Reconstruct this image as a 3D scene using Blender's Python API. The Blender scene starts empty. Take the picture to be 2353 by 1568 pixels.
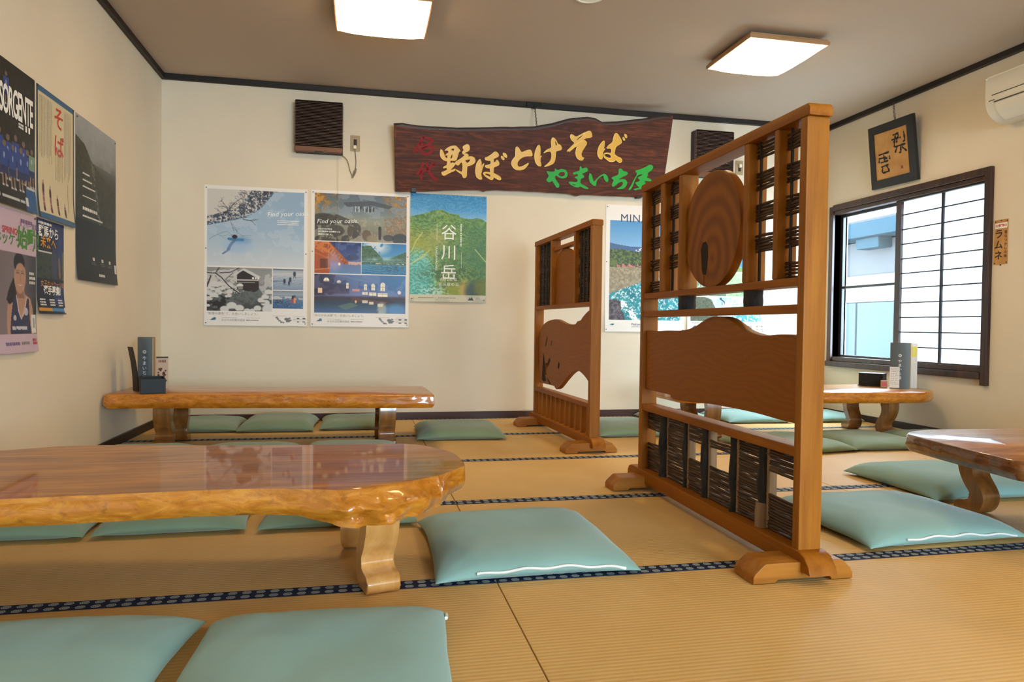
import bpy, bmesh, math, random
import numpy as np
from mathutils import Vector, Matrix, noise as mnoise
SC = bpy.context.scene
COL = SC.collection
PI = math.pi

# ------------------------------------------------------------------ camera
XL, XR, YB, YF = -1.432, 3.994, 5.537, -4.0      # room: left, right, back, front wall faces
ZTRIM, ZC = 2.483, 2.525                          # crown trim underside, ceiling
EYE = Vector((0.0, 0.0, 0.7394))
yaw, pitch, roll = 0.20872, 0.021456, -0.012647
cy, sy, cp, sp = math.cos(yaw), math.sin(yaw), math.cos(pitch), math.sin(pitch)
fwd = Vector((sy*cp, cy*cp, -sp)); rt = Vector((cy, -sy, 0)); dn = fwd.cross(rt)
r2 = rt*math.cos(roll) + dn*math.sin(roll); d2 = -rt*math.sin(roll) + dn*math.cos(roll)
cam = bpy.data.cameras.new('camera'); cam.sensor_width = 36; cam.lens = 1620.86/2353*36
cam.clip_start = 0.02; cam.clip_end = 200
camo = bpy.data.objects.new('camera', cam); COL.objects.link(camo)
camo.matrix_world = Matrix(((r2.x, -d2.x, -fwd.x, EYE.x), (r2.y, -d2.y, -fwd.y, EYE.y), (r2.z, -d2.z, -fwd.z, EYE.z), (0, 0, 0, 1)))
SC.camera = camo

# ------------------------------------------------------------------ sky and exposure
SKY = 24.0
LAMP = 15.5
wd = bpy.data.worlds.new('overcast_sky'); SC.world = wd; wd.use_nodes = True
wn = wd.node_tree; bg = wn.nodes['Background']
bg.inputs[0].default_value = (0.68, 0.84, 1.0, 1); bg.inputs[1].default_value = SKY
SC.view_settings.view_transform = 'Standard'; SC.view_settings.look = 'None'
SC.view_settings.gamma = 1; SC.view_settings.use_curve_mapping = False
SC.view_settings.exposure = 0.58

def portal(name, loc, rot, sx, sy_):              # lets Cycles aim at the sky through a window opening
    l = bpy.data.lights.new(name, 'AREA'); l.shape = 'RECTANGLE'; l.size = sx; l.size_y = sy_
    l.cycles.is_portal = True
    o = bpy.data.objects.new(name, l); COL.objects.link(o); o.location = loc; o.rotation_euler = rot
    return o
portal('window_portal', (XR+0.16, 4.66, 1.12), (0, PI/2, 0), 1.35, 1.55)
portal('window_portal', (2.0, YF-0.16, 1.1), (PI/2, 0, 0), 2.6, 1.8)

# ------------------------------------------------------------------ colours and materials
def lin(c):
    return tuple(x/12.92 if x <= 0.04045 else ((x+0.055)/1.055)**2.4 for x in c)
def hx(s):
    return lin(tuple(int(s[i:i+2], 16)/255 for i in (0, 2, 4)))
def mat(name, col=(0.8, 0.8, 0.8), rough=0.5, metal=0, spec=0.5, coat=0, coat_r=0.03, sheen=0, emit=None, estr=0, trans=0, alpha=1):
    m = bpy.data.materials.new(name); m.use_nodes = True
    b = m.node_tree.nodes['Principled BSDF']
    b.inputs['Base Color'].default_value = (*col, 1); b.inputs['Roughness'].default_value = rough
    b.inputs['Metallic'].default_value = metal; b.inputs['Specular IOR Level'].default_value = spec
    b.inputs['Coat Weight'].default_value = coat; b.inputs['Coat Roughness'].default_value = coat_r
    b.inputs['Sheen Weight'].default_value = sheen
    b.inputs['Transmission Weight'].default_value = trans; b.inputs['Alpha'].default_value = alpha
    if emit: b.inputs['Emission Color'].default_value = (*emit, 1); b.inputs['Emission Strength'].default_value = estr
    return m
class NT:
    def __init__(s, m): s.t = m.node_tree; s.b = s.t.nodes.get('Principled BSDF')
    def n(s, typ, **kw):
        x = s.t.nodes.new(typ)
        for k, v in kw.items(): setattr(x, k, v)
        return x
    def l(s, a, b): s.t.links.new(a, b)
    def coord(s, scale=(1, 1, 1), which='Object', rot=(0, 0, 0)):
        tc = s.n('ShaderNodeTexCoord'); mp = s.n('ShaderNodeMapping'); mp.inputs['Scale'].default_value = scale
        mp.inputs['Rotation'].default_value = rot
        s.l(tc.outputs[which], mp.inputs['Vector']); return mp.outputs['Vector']
    def noise(s, vec, scale, detail=4, rough=0.55, dist=0):
        x = s.n('ShaderNodeTexNoise'); x.inputs['Scale'].default_value = scale; x.inputs['Detail'].default_value = detail
        x.inputs['Roughness'].default_value = rough; x.inputs['Distortion'].default_value = dist
        s.l(vec, x.inputs['Vector']); return x.outputs['Fac']
    def ramp(s, fac, stops):
        x = s.n('ShaderNodeValToRGB'); e = x.color_ramp.elements
        while len(e) < len(stops): e.new(0.5)
        for i, (p, c) in enumerate(stops): e[i].position = p; e[i].color = (*c, 1)
        s.l(fac, x.inputs['Fac']); return x.outputs['Color']
    def math(s, op, a, b=None, c=None):
        x = s.n('ShaderNodeMath', operation=op)
        for i, v in enumerate((a, b, c)):
            if v is None: continue
            if isinstance(v, (int, float)): x.inputs[i].default_value = v
            else: s.l(v, x.inputs[i])
        return x.outputs[0]
    def mix(s, fac, a, b, mode='MIX'):
        x = s.n('ShaderNodeMix', data_type='RGBA', blend_type=mode)
        for i, v in ((0, fac), (6, a), (7, b)):
            if isinstance(v, (int, float)): x.inputs[i].default_value = v
            elif isinstance(v, tuple): x.inputs[i].default_value = (*v, 1)
            else: s.l(v, x.inputs[i])
        return x.outputs[2]
    def bump(s, h, strength=0.2, dist=0.01):
        x = s.n('ShaderNodeBump'); x.inputs['Strength'].default_value = strength; x.inputs['Distance'].default_value = dist
        s.l(h, x.inputs['Height']); s.l(x.outputs['Normal'], s.b.inputs['Normal'])
        return x.outputs['Normal']
    def base(s, c): s.l(c, s.b.inputs['Base Color'])

def wood(name, dark, mid, light, axis='X', scale=1.0, rough=0.4, coat=0.0, coat_r=0.05, bump=0.05, stretch=14, streak=0.5, spec=0.5):
    m = mat(name, mid, rough, coat=coat, coat_r=coat_r, spec=spec); t = NT(m)
    st = [stretch*scale]*3; st['XYZ'.index(axis)] = 1.0*scale
    v = t.coord(tuple(st))
    n1 = t.noise(v, 1.6, 5, 0.6, 0.6)
    st2 = [90*scale]*3; st2['XYZ'.index(axis)] = 2.5*scale
    n2 = t.noise(t.coord(tuple(st2)), 1.0, 3, 0.6)
    f = t.math('ADD', t.math('MULTIPLY', n1, 1-streak*0.4), t.math('MULTIPLY', n2, streak*0.4))
    c = t.ramp(f, [(0.30, dark), (0.5, mid), (0.70, light)])
    t.base(c)
    if bump: t.bump(n2, bump, 0.004)
    return m
M = {}
def build_materials():
    # walls: cream wallpaper with a fine fleck
    for k, c in (('wall', (0.73, 0.635, 0.495)),):
        m = mat('cream_wallpaper', c, 0.85, spec=0.2); t = NT(m); v = t.coord()
        f = t.noise(v, 160, 3, 0.7); f2 = t.noise(v, 1.3, 3)
        cc = t.ramp(f2, [(0.3, tuple(x*0.94 for x in c)), (0.7, tuple(min(1, x*1.03) for x in c))])
        t.base(cc); t.bump(f, 0.12, 0.003); M[k] = m
    m = mat('ceiling_cloth', (0.50, 0.40, 0.315), 0.9, spec=0.1); t = NT(m); v = t.coord(); t.bump(t.noise(v, 120, 3), 0.1, 0.002); M['ceiling'] = m
    M['trim'] = wood('dark_stained_trim', hx('120c0a'), hx('1b120e'), hx('2a1b14'), 'X', rough=0.55)
    M['trimY'] = wood('dark_stained_trim_side', hx('120c0a'), hx('1b120e'), hx('2a1b14'), 'Y', rough=0.55)
    M['skirt'] = wood('brown_baseboard', hx('2a1510'), hx('3d2018'), hx('4c2a20'), 'X', rough=0.5)
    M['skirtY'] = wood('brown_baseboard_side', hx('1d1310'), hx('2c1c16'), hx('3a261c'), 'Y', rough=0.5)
    M['winwood'] = wood('window_brown_wood', hx('20110b'), hx('36201a'), hx('4d2d20'), 'Z', rough=0.4)
    M['lattice'] = mat('shoji_lattice_wood', hx('1c1a26'), 0.6)
    # tatami: fine ribs across the mat, straw fleck
    m = mat('tatami_straw', (0.6, 0.42, 0.2), 0.62, spec=0.35); t = NT(m)
    v = t.coord()
    sep = t.n('ShaderNodeSeparateXYZ'); t.l(v, sep.inputs[0])
    rib = t.math('SINE', t.math('MULTIPLY', sep.outputs[1], 2*PI/0.0152))
    big = t.noise(t.coord((1, 1, 1)), 1.7, 3)
    fl = t.noise(t.coord((60, 700, 1)), 1.0, 3, 0.7)
    fl2 = t.noise(t.coord((900, 120, 1)), 1.0, 2, 0.7)
    c1 = t.ramp(big, [(0.3, (0.70, 0.44, 0.155)), (0.5, (0.77, 0.49, 0.18)), (0.72, (0.83, 0.54, 0.21))])
    c2 = t.mix(t.math('MULTIPLY', fl, 0.38), c1, (0.36, 0.20, 0.06))
    ribm = t.math('MULTIPLY_ADD', rib, 0.5, 0.5)
    c3 = t.mix(t.math('MULTIPLY', t.math('POWER', ribm, 3.0), 0.22), c2, (0.30, 0.17, 0.055))
    t.base(c3)
    t.bump(t.math('ADD', t.math('MULTIPLY', ribm, -0.6), t.math('MULTIPLY', fl2, 0.4)), 0.22, 0.003)
    M['tatami'] = m
    M['subfloor'] = mat('floor_under_mats', (0.05, 0.035, 0.02), 0.9)
    # tatami border: navy cloth with pale hexagon crests
    m = mat('navy_border_cloth', (0.012, 0.02, 0.055), 0.75, spec=0.2); t = NT(m); v = t.coord()
    sep = t.n('ShaderNodeSeparateXYZ'); t.l(v, sep.inputs[0])
    x = t.math('ABSOLUTE', t.math('SUBTRACT', t.math('FRACT', t.math('DIVIDE', sep.outputs[0], 0.0365)), 0.5))
    x = t.math('MULTIPLY', x, 0.0365); y = t.math('ABSOLUTE', t.math('SUBTRACT', sep.outputs[1], 0.0145))
    hexd = t.math('MAXIMUM', t.math('MULTIPLY', y, 1.15), t.math('ADD', t.math('MULTIPLY', x, 0.85), t.math('MULTIPLY', y, 0.5)))
    inside = t.math('LESS_THAN', hexd, 0.0108)
    ring = t.math('GREATER_THAN', t.math('SINE', t.math('MULTIPLY', hexd, 2*PI/0.0042)), -0.45)
    t.base(t.mix(t.math('MULTIPLY', inside, ring), (0.010, 0.018, 0.05), (0.40, 0.44, 0.45)))
    M['heri'] = m
    # varnished slab tables
    def slab(name, d, mi, l, coat=0.62):
        m = mat(name, mi, 0.4, spec=0.2, coat=coat, coat_r=0.035); m.node_tree.nodes['Principled BSDF'].inputs['Coat IOR'].default_value = 1.36; t = NT(m)
        v = t.coord((1.2, 9, 9)); n1 = t.noise(v, 1.5, 6, 0.62, 1.2)
        n2 = t.noise(t.coord((3, 110, 110)), 1.0, 3, 0.6)
        n3 = t.noise(t.coord((1, 1, 1)), 5.0, 4, 0.6)
        f = t.math('ADD', t.math('MULTIPLY', n1, 0.72), t.math('MULTIPLY', n2, 0.28))
        c = t.ramp(f, [(0.32, d), (0.5, mi), (0.66, l)])
        c = t.mix(t.math('MULTIPLY', t.ramp(n3, [(0.55, (0, 0, 0)), (0.75, (1, 1, 1))]), 0.35), c, d)
        t.base(c); nb = t.bump(n2, 0.03, 0.002)
        return m
    M['slabA'] = slab('honey_varnished_slab', (0.19, 0.050, 0.003), (0.39, 0.120, 0.010), (0.55, 0.215, 0.030))
    M['slabB'] = slab('amber_varnished_slab', (0.26, 0.085, 0.008), (0.46, 0.17, 0.022), (0.62, 0.28, 0.06))
    M['slabD'] = slab('brown_varnished_slab', (0.20, 0.065, 0.008), (0.38, 0.14, 0.02), (0.56, 0.25, 0.05))
    def edge(name, d, mi, l):
        m = mat(name, mi, 0.3, coat=1, coat_r=0.05); t = NT(m)
        n1 = t.noise(t.coord((3, 3, 9)), 4.0, 6, 0.65, 1.5)
        n4 = t.noise(t.coord((1, 1, 1)), 34.0, 4, 0.6)
        c = t.ramp(n1, [(0.3, d), (0.5, mi), (0.68, l)])
        c = t.mix(t.math('MULTIPLY', t.ramp(n4, [(0.60, (0, 0, 0)), (0.72, (1, 1, 1))]), 0.5), c, tuple(x*0.35 for x in d))
        t.base(c); t.bump(t.math('ADD', n1, t.math('MULTIPLY', n4, 0.5)), 0.16, 0.012)
        return m
    M['edgeA'] = edge('honey_bark_edge', (0.34, 0.100, 0.005), (0.50, 0.170, 0.010), (0.63, 0.265, 0.028))
    M['edgeB'] = edge('amber_bark_edge', (0.32, 0.085, 0.003), (0.52, 0.165, 0.007), (0.66, 0.25, 0.018))
    M['edgeD'] = edge('brown_bark_edge', (0.09, 0.028, 0.006), (0.17, 0.06, 0.014), (0.26, 0.10, 0.025))
    M['legA'] = wood('pale_varnished_leg', (0.46, 0.215, 0.05), (0.60, 0.30, 0.085), (0.70, 0.40, 0.14), 'Z', rough=0.3, coat=0.8)
    M['legB'] = wood('brown_varnished_leg', (0.15, 0.055, 0.012), (0.25, 0.098, 0.022), (0.36, 0.155, 0.04), 'Z', rough=0.3, coat=0.8)
    # screens
    M['screen'] = wood('orange_brown_screen_wood', (0.20, 0.058, 0.003), (0.285, 0.090, 0.005), (0.36, 0.125, 0.009), 'Y', rough=0.45, spec=0.18)
    M['screenZ'] = wood('orange_brown_post_wood', (0.20, 0.064, 0.004), (0.29, 0.100, 0.008), (0.37, 0.138, 0.013), 'Z', rough=0.45, spec=0.18)
    M['screenX'] = wood('orange_brown_foot_wood', (0.25, 0.085, 0.008), (0.35, 0.130, 0.015), (0.44, 0.175, 0.026), 'X', rough=0.45, spec=0.18)
    m = mat('zelkova_board', (0.24, 0.085, 0.005), 0.45, spec=0.18); t = NT(m)
    v = t.coord((6, 2.2, 4)); w = t.n('ShaderNodeTexWave', wave_type='RINGS', rings_direction='X')
    w.inputs['Scale'].default_value = 9.0; w.inputs['Distortion'].default_value = 26; w.inputs['Detail'].default_value = 4; w.inputs['Detail Scale'].default_value = 0.55; w.inputs['Detail Roughness'].default_value = 0.45
    t.l(t.coord((1, 0.55, 1.6)), w.inputs['Vector'])
    n2 = t.noise(t.coord((40, 18, 60)), 1.0, 3)
    c = t.ramp(w.outputs['Fac'], [(0.0, (0.252, 0.076, 0.004)), (0.5, (0.270, 0.083, 0.004)), (1.0, (0.288, 0.091, 0.005))])
    t.base(t.mix(t.math('MULTIPLY', n2, 0.3), c, (0.17, 0.052, 0.005))); t.bump(n2, 0.05, 0.002); M['board'] = m
    m = mat('log_slice_rings', (0.24, 0.09, 0.006), 0.45, spec=0.18); t = NT(m)
    w = t.n('ShaderNodeTexWave', wave_type='RINGS', rings_direction='X'); w.inputs['Scale'].default_value = 5.5; w.inputs['Distortion'].default_value = 2.6
    w.inputs['Detail'].default_value = 2; v = t.coord((1, 1, 0.8)); v.node.inputs['Location'].default_value = (0, 0.02, -0.80); t.l(v, w.inputs['Vector'])
    n2 = t.noise(t.coord((6, 30, 8)), 1.0, 4)
    c = t.ramp(w.outputs['Fac'], [(0.0, (0.195, 0.056, 0.003)), (0.5, (0.25, 0.078, 0.004)), (1.0, (0.295, 0.10, 0.007))])
    t.base(t.mix(t.math('MULTIPLY', n2, 0.35), c, (0.14, 0.045, 0.008))); M['disc'] = m
    M['hole'] = mat('rotted_hole_shade', (0.012, 0.007, 0.005), 0.9)  # near black, stands in for the shade inside holes and the crack
    m = mat('dark_twigs', (0.03, 0.015, 0.008), 0.55, spec=0.4); t = NT(m)
    n1 = t.noise(t.coord((60, 6, 160)), 1.0, 3); t.base(t.ramp(n1, [(0.32, (0.016, 0.009, 0.006)), (0.55, (0.062, 0.028, 0.012)), (0.75, (0.13, 0.062, 0.028))])); M['twig'] = m
    m = mat('black_bark', (0.012, 0.010, 0.010), 0.8); t = NT(m); n1 = t.noise(t.coord((40, 40, 12)), 1.0, 4)
    t.base(t.ramp(n1, [(0.4, (0.008, 0.007, 0.008)), (0.68, (0.03, 0.026, 0.026)), (0.8, (0.16, 0.10, 0.06))])); t.bump(n1, 0.5, 0.01); M['bark'] = m
    M['splitwood'] = wood('split_pale_wood', (0.16, 0.09, 0.045), (0.24, 0.15, 0.08), (0.34, 0.22, 0.12), 'Z', rough=0.7)
    # cushions
    m = mat('sage_cushion_cloth', (0.30, 0.45, 0.38), 0.8, spec=0.25, sheen=0.25); t = NT(m)
    n1 = t.noise(t.coord((1, 1, 1)), 2.5, 3); n2 = t.noise(t.coord((500, 500, 500)), 1.0, 2, 0.7)
    c = t.ramp(n1, [(0.3, (0.165, 0.235, 0.140)), (0.5, (0.19, 0.265, 0.162)), (0.7, (0.215, 0.295, 0.182))])
    t.base(t.mix(t.math('MULTIPLY', n2, 0.18), c, (0.14, 0.21, 0.16))); t.bump(n2, 0.12, 0.001); M['cushion'] = m
    m = m.copy(); m.name = 'sage_cloth_daylit'; t = NT(m)  # same sage cloth with the cool daylight tint put into its colour
    for nd in m.node_tree.nodes:
        if nd.type == 'VALTORGB':
            for e, c_ in zip(nd.color_ramp.elements, ((0.205, 0.37, 0.345), (0.235, 0.415, 0.39), (0.265, 0.45, 0.425))): e.color = (*c_, 1)
    M['cushionDaylit'] = m
    M['zip'] = mat('white_zip_tape', (0.80, 0.86, 0.86), 0.4)
    # lamps and fittings
    M['lampwood'] = wood('pale_lamp_trim', hx('8f6a44'), hx('a57d54'), hx('b98f66'), 'X', rough=0.5)
    M['diffuser'] = mat('lit_lamp_diffuser', (0.9, 0.9, 0.86), 0.4, emit=(1.0, 0.69, 0.34), estr=LAMP)
    M['white'] = mat('white_plastic', (0.78, 0.76, 0.70), 0.45)
    M['acwhite'] = mat('ivory_plastic', (0.66, 0.62, 0.52), 0.4)
    M['black'] = mat('black_plastic', (0.006, 0.006, 0.007), 0.35)
    M['blackbox'] = mat('black_lacquer', (0.008, 0.009, 0.010), 0.5, spec=0.3)
    M['chrome'] = mat('polished_reflector', (0.7, 0.72, 0.7), 0.15, metal=1)
    M['steel'] = mat('dark_steel', (0.12, 0.10, 0.09), 0.4, metal=0.8)
    M['slat'] = mat('brown_louver_plastic', (0.052, 0.022, 0.014), 0.45)
    M['slatdark'] = mat('dark_brown_housing', (0.02, 0.010, 0.008), 0.6)
    M['panelbrown'] = mat('wood_print_strip', (0.16, 0.06, 0.025), 0.5)
    M['cord'] = mat('grey_cord', (0.25, 0.20, 0.14), 0.6)
    M['outlet'] = mat('tan_outlet_plate', (0.36, 0.27, 0.15), 0.5)
    M['plug'] = mat('cream_plug', (0.75, 0.70, 0.55), 0.4)
    m = mat('dark_sign_wood', (0.08, 0.02, 0.012), 0.55, spec=0.25); t = NT(m)
    n1 = t.noise(t.coord((1.2, 1, 9)), 2.4, 6, 0.65, 2.2); n2 = t.noise(t.coord((4, 60, 110)), 1.0, 3)
    f = t.math('ADD', t.math('MULTIPLY', n1, 0.7), t.math('MULTIPLY', n2, 0.3))
    t.base(t.ramp(f, [(0.32, (0.022, 0.007, 0.004)), (0.48, (0.070, 0.016, 0.006)), (0.62, (0.145, 0.036, 0.011)), (0.78, (0.21, 0.066, 0.02))])); M['sign'] = m
    M['signedge'] = wood('sign_bark_edge', (0.012, 0.005, 0.004), (0.03, 0.012, 0.008), (0.05, 0.02, 0.014), 'X', rough=0.5)
    M['gold'] = mat('gold_paint', (0.70, 0.37, 0.012), 0.38, spec=0.6)
    M['goldglint'] = mat('gold_edge_highlight', (0.95, 0.68, 0.16), 0.3, spec=0.6)  # lighter gold that paints in the glint on carved edges
    M['green'] = mat('green_paint', (0.0, 0.34, 0.022), 0.5)
    M['red'] = mat('dark_red_paint', (0.22, 0.007, 0.010), 0.55, spec=0.2)
    M['pin'] = mat('brass_pin', (0.16, 0.11, 0.06), 0.3, metal=0.8)
    m = mat('clear_glass', (1, 1, 1), 0.0); t = NT(m); t.t.nodes.remove(t.b)
    tr = t.n('ShaderNodeBsdfTransparent'); gl = t.n('ShaderNodeBsdfGlossy'); gl.inputs['Roughness'].default_value = 0.02
    tr.inputs[0].default_value = (0.93, 0.97, 0.97, 1)
    lw = t.n('ShaderNodeLayerWeight'); lw.inputs[0].default_value = 0.5; fac = t.math('MULTIPLY_ADD', t.math('POWER', lw.outputs['Facing'], 5.0), 0.7, 0.04); mx = t.n('ShaderNodeMixShader')
    t.l(fac, mx.inputs[0]); t.l(tr.outputs[0], mx.inputs[1]); t.l(gl.outputs[0], mx.inputs[2])
    t.l(mx.outputs[0], t.t.nodes['Material Output'].inputs[0]); M['glass'] = m
    m = mat('shoji_paper', (0.9, 0.9, 0.88), 0.9); t = NT(m); t.t.nodes.remove(t.b)
    df = t.n('ShaderNodeBsdfDiffuse'); df.inputs[0].default_value = (0.85, 0.86, 0.86, 1)
    tl = t.n('ShaderNodeBsdfTranslucent'); tl.inputs[0].default_value = (0.93, 0.95, 0.96, 1)
    mx = t.n('ShaderNodeMixShader'); mx.inputs[0].default_value = 0.55
    t.l(df.outputs[0], mx.inputs[1]); t.l(tl.outputs[0], mx.inputs[2]); t.l(mx.outputs[0], t.t.nodes['Material Output'].inputs[0]); M['shoji'] = m
    M['frameblack'] = mat('black_frame', (0.008, 0.008, 0.009), 0.5)
    m = mat('tan_paper', (0.50, 0.25, 0.07), 0.7); t = NT(m); n1 = t.noise(t.coord(), 9, 4)
    t.base(t.ramp(n1, [(0.3, (0.42, 0.20, 0.055)), (0.7, (0.58, 0.31, 0.10))])); M['tanpaper'] = m
    M['ink'] = mat('black_ink', (0.010, 0.008, 0.008), 0.6)
    M['seal'] = mat('faded_seal_ink', (0.20, 0.06, 0.02), 0.6)
    m = mat('printed_paper', (1, 1, 1), 0.42, spec=0.4); t = NT(m)
    a = t.n('ShaderNodeVertexColor'); a.layer_name = 'print'; t.l(a.outputs[0], t.b.inputs['Base Color']); M['print'] = m
    M['txt_white'] = mat('white_print', (0.86, 0.86, 0.84), 0.5)
    M['txt_black'] = mat('black_print', (0.035, 0.035, 0.035), 0.5)
    M['txt_grey'] = mat('grey_print', (0.22, 0.21, 0.20), 0.5)
    M['txt_navy'] = mat('navy_print', (0.012, 0.045, 0.13), 0.5)
    M['txt_red'] = mat('red_print', (0.50, 0.035, 0.03), 0.5)
    M['txt_green'] = mat('green_print', (0.06, 0.22, 0.03), 0.5)
    M['txt_orange'] = mat('orange_print', (0.62, 0.28, 0.02), 0.5)
    M['txt_blue'] = mat('blue_print', (0.10, 0.36, 0.62), 0.5)
    M['txt_purple'] = mat('purple_print', (0.16, 0.09, 0.24), 0.5)
    M['menucover'] = mat('slate_menu_cover', (0.085, 0.105, 0.115), 0.3, coat=0.3)
    M['menupaper'] = mat('menu_paper', (0.70, 0.66, 0.60), 0.6)
    M['menuwood'] = wood('menu_back_board', (0.25, 0.12, 0.04), (0.36, 0.19, 0.07), (0.45, 0.25, 0.10), 'Z', rough=0.5)
    M['yellow'] = mat('yellow_leaf', (0.72, 0.62, 0.12), 0.5)
    M['packtan'] = mat('pack_pinkish_card', (0.50, 0.36, 0.26), 0.6)
    M['packbrown'] = mat('pack_brown_print', (0.20, 0.07, 0.02), 0.6)
    M['siding'] = mat('white_siding', (0.040, 0.039, 0.041), 0.9, spec=0)
    M['sidingw'] = mat('bright_white_wall', (0.085, 0.087, 0.09), 0.9, spec=0)
    M['gutter'] = mat('blue_grey_gutter', (0.013, 0.024, 0.032), 0.9, spec=0)
    M['frost'] = mat('pale_blue_panel', (0.036, 0.046, 0.054), 0.9, spec=0)
    M['sash'] = mat('dark_aluminium_sash', (0.03, 0.028, 0.03), 0.4, metal=0.3)
    M['gravel'] = mat('grey_concrete', (0.5, 0.5, 0.5), 0.9)
build_materials()

# ------------------------------------------------------------------ mesh helpers
class MB:
    """Collects shapes into one bmesh that becomes one mesh object."""
    def __init__(s): s.bm = bmesh.new(); s.mi = 0
    def _new(s, verts):
        return [s.bm.verts.new(v) for v in verts]
    def face(s, vs):
        try: f = s.bm.faces.new(vs)
        except ValueError: return None
        f.material_index = s.mi; return f
    def box(s, lo, hi, bev=0.0, seg=2):
        x0, y0, z0 = lo; x1, y1, z1 = hi
        v = s._new([(x0, y0, z0), (x1, y0, z0), (x1, y1, z0), (x0, y1, z0), (x0, y0, z1), (x1, y0, z1), (x1, y1, z1), (x0, y1, z1)])
        fs = [s.face([v[i] for i in q]) for q in ((3, 2, 1, 0), (4, 5, 6, 7), (0, 1, 5, 4), (1, 2, 6, 5), (2, 3, 7, 6), (3, 0, 4, 7))]
        if bev:
            es = set(e for f in fs for e in f.edges)
            r = bmesh.ops.bevel(s.bm, geom=list(es), offset=bev, segments=seg, affect='EDGES', profile=0.5)
            for f in r['faces']: f.material_index = s.mi
        return s
    def prism(s, pts, d0, d1, axis='X', bev=0.0, seg=2):
        """pts: 2D outline (counter-clockwise); extruded from d0 to d1 along axis."""
        def P(p, d):
            return {'X': (d, p[0], p[1]), 'Y': (p[0], d, p[1]), 'Z': (p[0], p[1], d)}[axis]
        a = s._new([P(p, d0) for p in pts]); b = s._new([P(p, d1) for p in pts]); n = len(pts)
        fs = [s.face(a[::-1]), s.face(b)]
        fs += [s.face([a[i], a[(i+1) % n], b[(i+1) % n], b[i]]) for i in range(n)]
        fs = [f for f in fs if f]
        if bev:
            es = [e for f in fs[:2] for e in f.edges]
            r = bmesh.ops.bevel(s.bm, geom=list(set(es)), offset=bev, segments=seg, affect='EDGES', profile=0.5)
            for f in r['faces']: f.material_index = s.mi
        return s
    def tube(s, path, r, seg=8, caps=True, closed=False):
        path = [Vector(p) for p in path]; n = len(path)
        rs = r if isinstance(r, (list, tuple)) else [r]*n
        rings = []; tot = sum(((path[(i+1) % n]-path[i]).normalized().z**2 for i in range(n-1)), 0.0)/max(1, n-1); up = Vector((0, 0, 1)) if tot < 0.5 else Vector((1, 0.13, 0))
        for i, p in enumerate(path):
            if closed: d = path[(i+1) % n]-path[i-1]
            else: d = path[min(i+1, n-1)]-path[max(i-1, 0)]
            d.normalize()
            a = d.cross(up)
            if a.length < 1e-3: a = d.cross(Vector((0.3, 1, 0)))
            a.normalize(); b = d.cross(a).normalized()
            rings.append(s._new([p+(a*math.cos(2*PI*k/seg)+b*math.sin(2*PI*k/seg))*rs[i] for k in range(seg)]))
        for i in range(n if closed else n-1):
            A, B = rings[i], rings[(i+1) % n]
            for k in range(seg): s.face([A[k], B[k], B[(k+1) % seg], A[(k+1) % seg]])
        if caps and not closed: s.face(rings[0]); s.face(rings[-1][::-1])
        return s
    def lathe(s, prof, origin=(0, 0, 0), seg=32, axis='Z'):
        rings = []
        for r, z in prof:
            ring = []
            for k in range(seg):
                a = 2*PI*k/seg; c_, s_ = math.cos(a)*r, math.sin(a)*r
                p = {'Z': (c_, s_, z), 'Y': (c_, z, s_), 'X': (z, c_, s_)}[axis]
                ring.append(Vector(p)+Vector(origin))
            rings.append(s._new(ring))
        for A, B in zip(rings, rings[1:]):
            for k in range(seg): s.face([A[k], A[(k+1) % seg], B[(k+1) % seg], B[k]])
        if prof[0][0] > 1e-6: s.face(rings[0][::-1])
        if prof[-1][0] > 1e-6: s.face(rings[-1])
        return s
    def grid(s, fn, nu, nv, flip=False):
        vs = [[s.bm.verts.new(fn(i/(nu-1), j/(nv-1))) for i in range(nu)] for j in range(nv)]
        for j in range(nv-1):
            for i in range(nu-1):
                q = [vs[j][i], vs[j][i+1], vs[j+1][i+1], vs[j+1][i]]
                s.face(q[::-1] if flip else q)
        return vs
    def ribbon(s, pts, widths, fn, lift=0.0):
        """flat brush stroke: pts 2D, mapped by fn(x, y)."""
        n = len(pts); L = []
        P = [Vector((p[0], p[1])) for p in pts]
        for i, p in enumerate(P):
            d = (P[min(i+1, n-1)]-P[max(i-1, 0)])
            d = d.normalized() if d.length else Vector((1, 0)); q = Vector((-d.y, d.x))*widths[i]/2
            L.append((p+q, p-q))
        vs = [[s.bm.verts.new(fn(a.x, a.y)), s.bm.verts.new(fn(b.x, b.y))] for a, b in L]
        for A, B in zip(vs, vs[1:]): s.face([A[0], A[1], B[1], B[0]])
        return s
    def build(s, name, material, parent=None, loc=(0, 0, 0), smooth=None, weld=True):
        if weld: bmesh.ops.remove_doubles(s.bm, verts=s.bm.verts, dist=1e-5)
        bmesh.ops.recalc_face_normals(s.bm, faces=s.bm.faces)
        me = bpy.data.meshes.new(name); s.bm.to_mesh(me); s.bm.free()
        return link(name, me, material, parent, loc, smooth)
def link(name, me, material, parent=None, loc=(0, 0, 0), smooth=None):
    for m in (material if isinstance(material, (list, tuple)) else [material]): me.materials.append(m)
    if smooth is not None and len(me.polygons):
        me.shade_smooth() if smooth >= 180 else me.set_sharp_from_angle(angle=math.radians(smooth))
        if smooth < 180: me.polygons.foreach_set('use_smooth', [True]*len(me.polygons))
        if smooth < 180: me.set_sharp_from_angle(angle=math.radians(smooth))
    o = bpy.data.objects.new(name, me); COL.objects.link(o); o.location = loc
    if smooth is not None and smooth <= 40:
        w = o.modifiers.new('even_normals', 'WEIGHTED_NORMAL'); w.keep_sharp = True
    if parent: o.parent = parent
    return o
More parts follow.
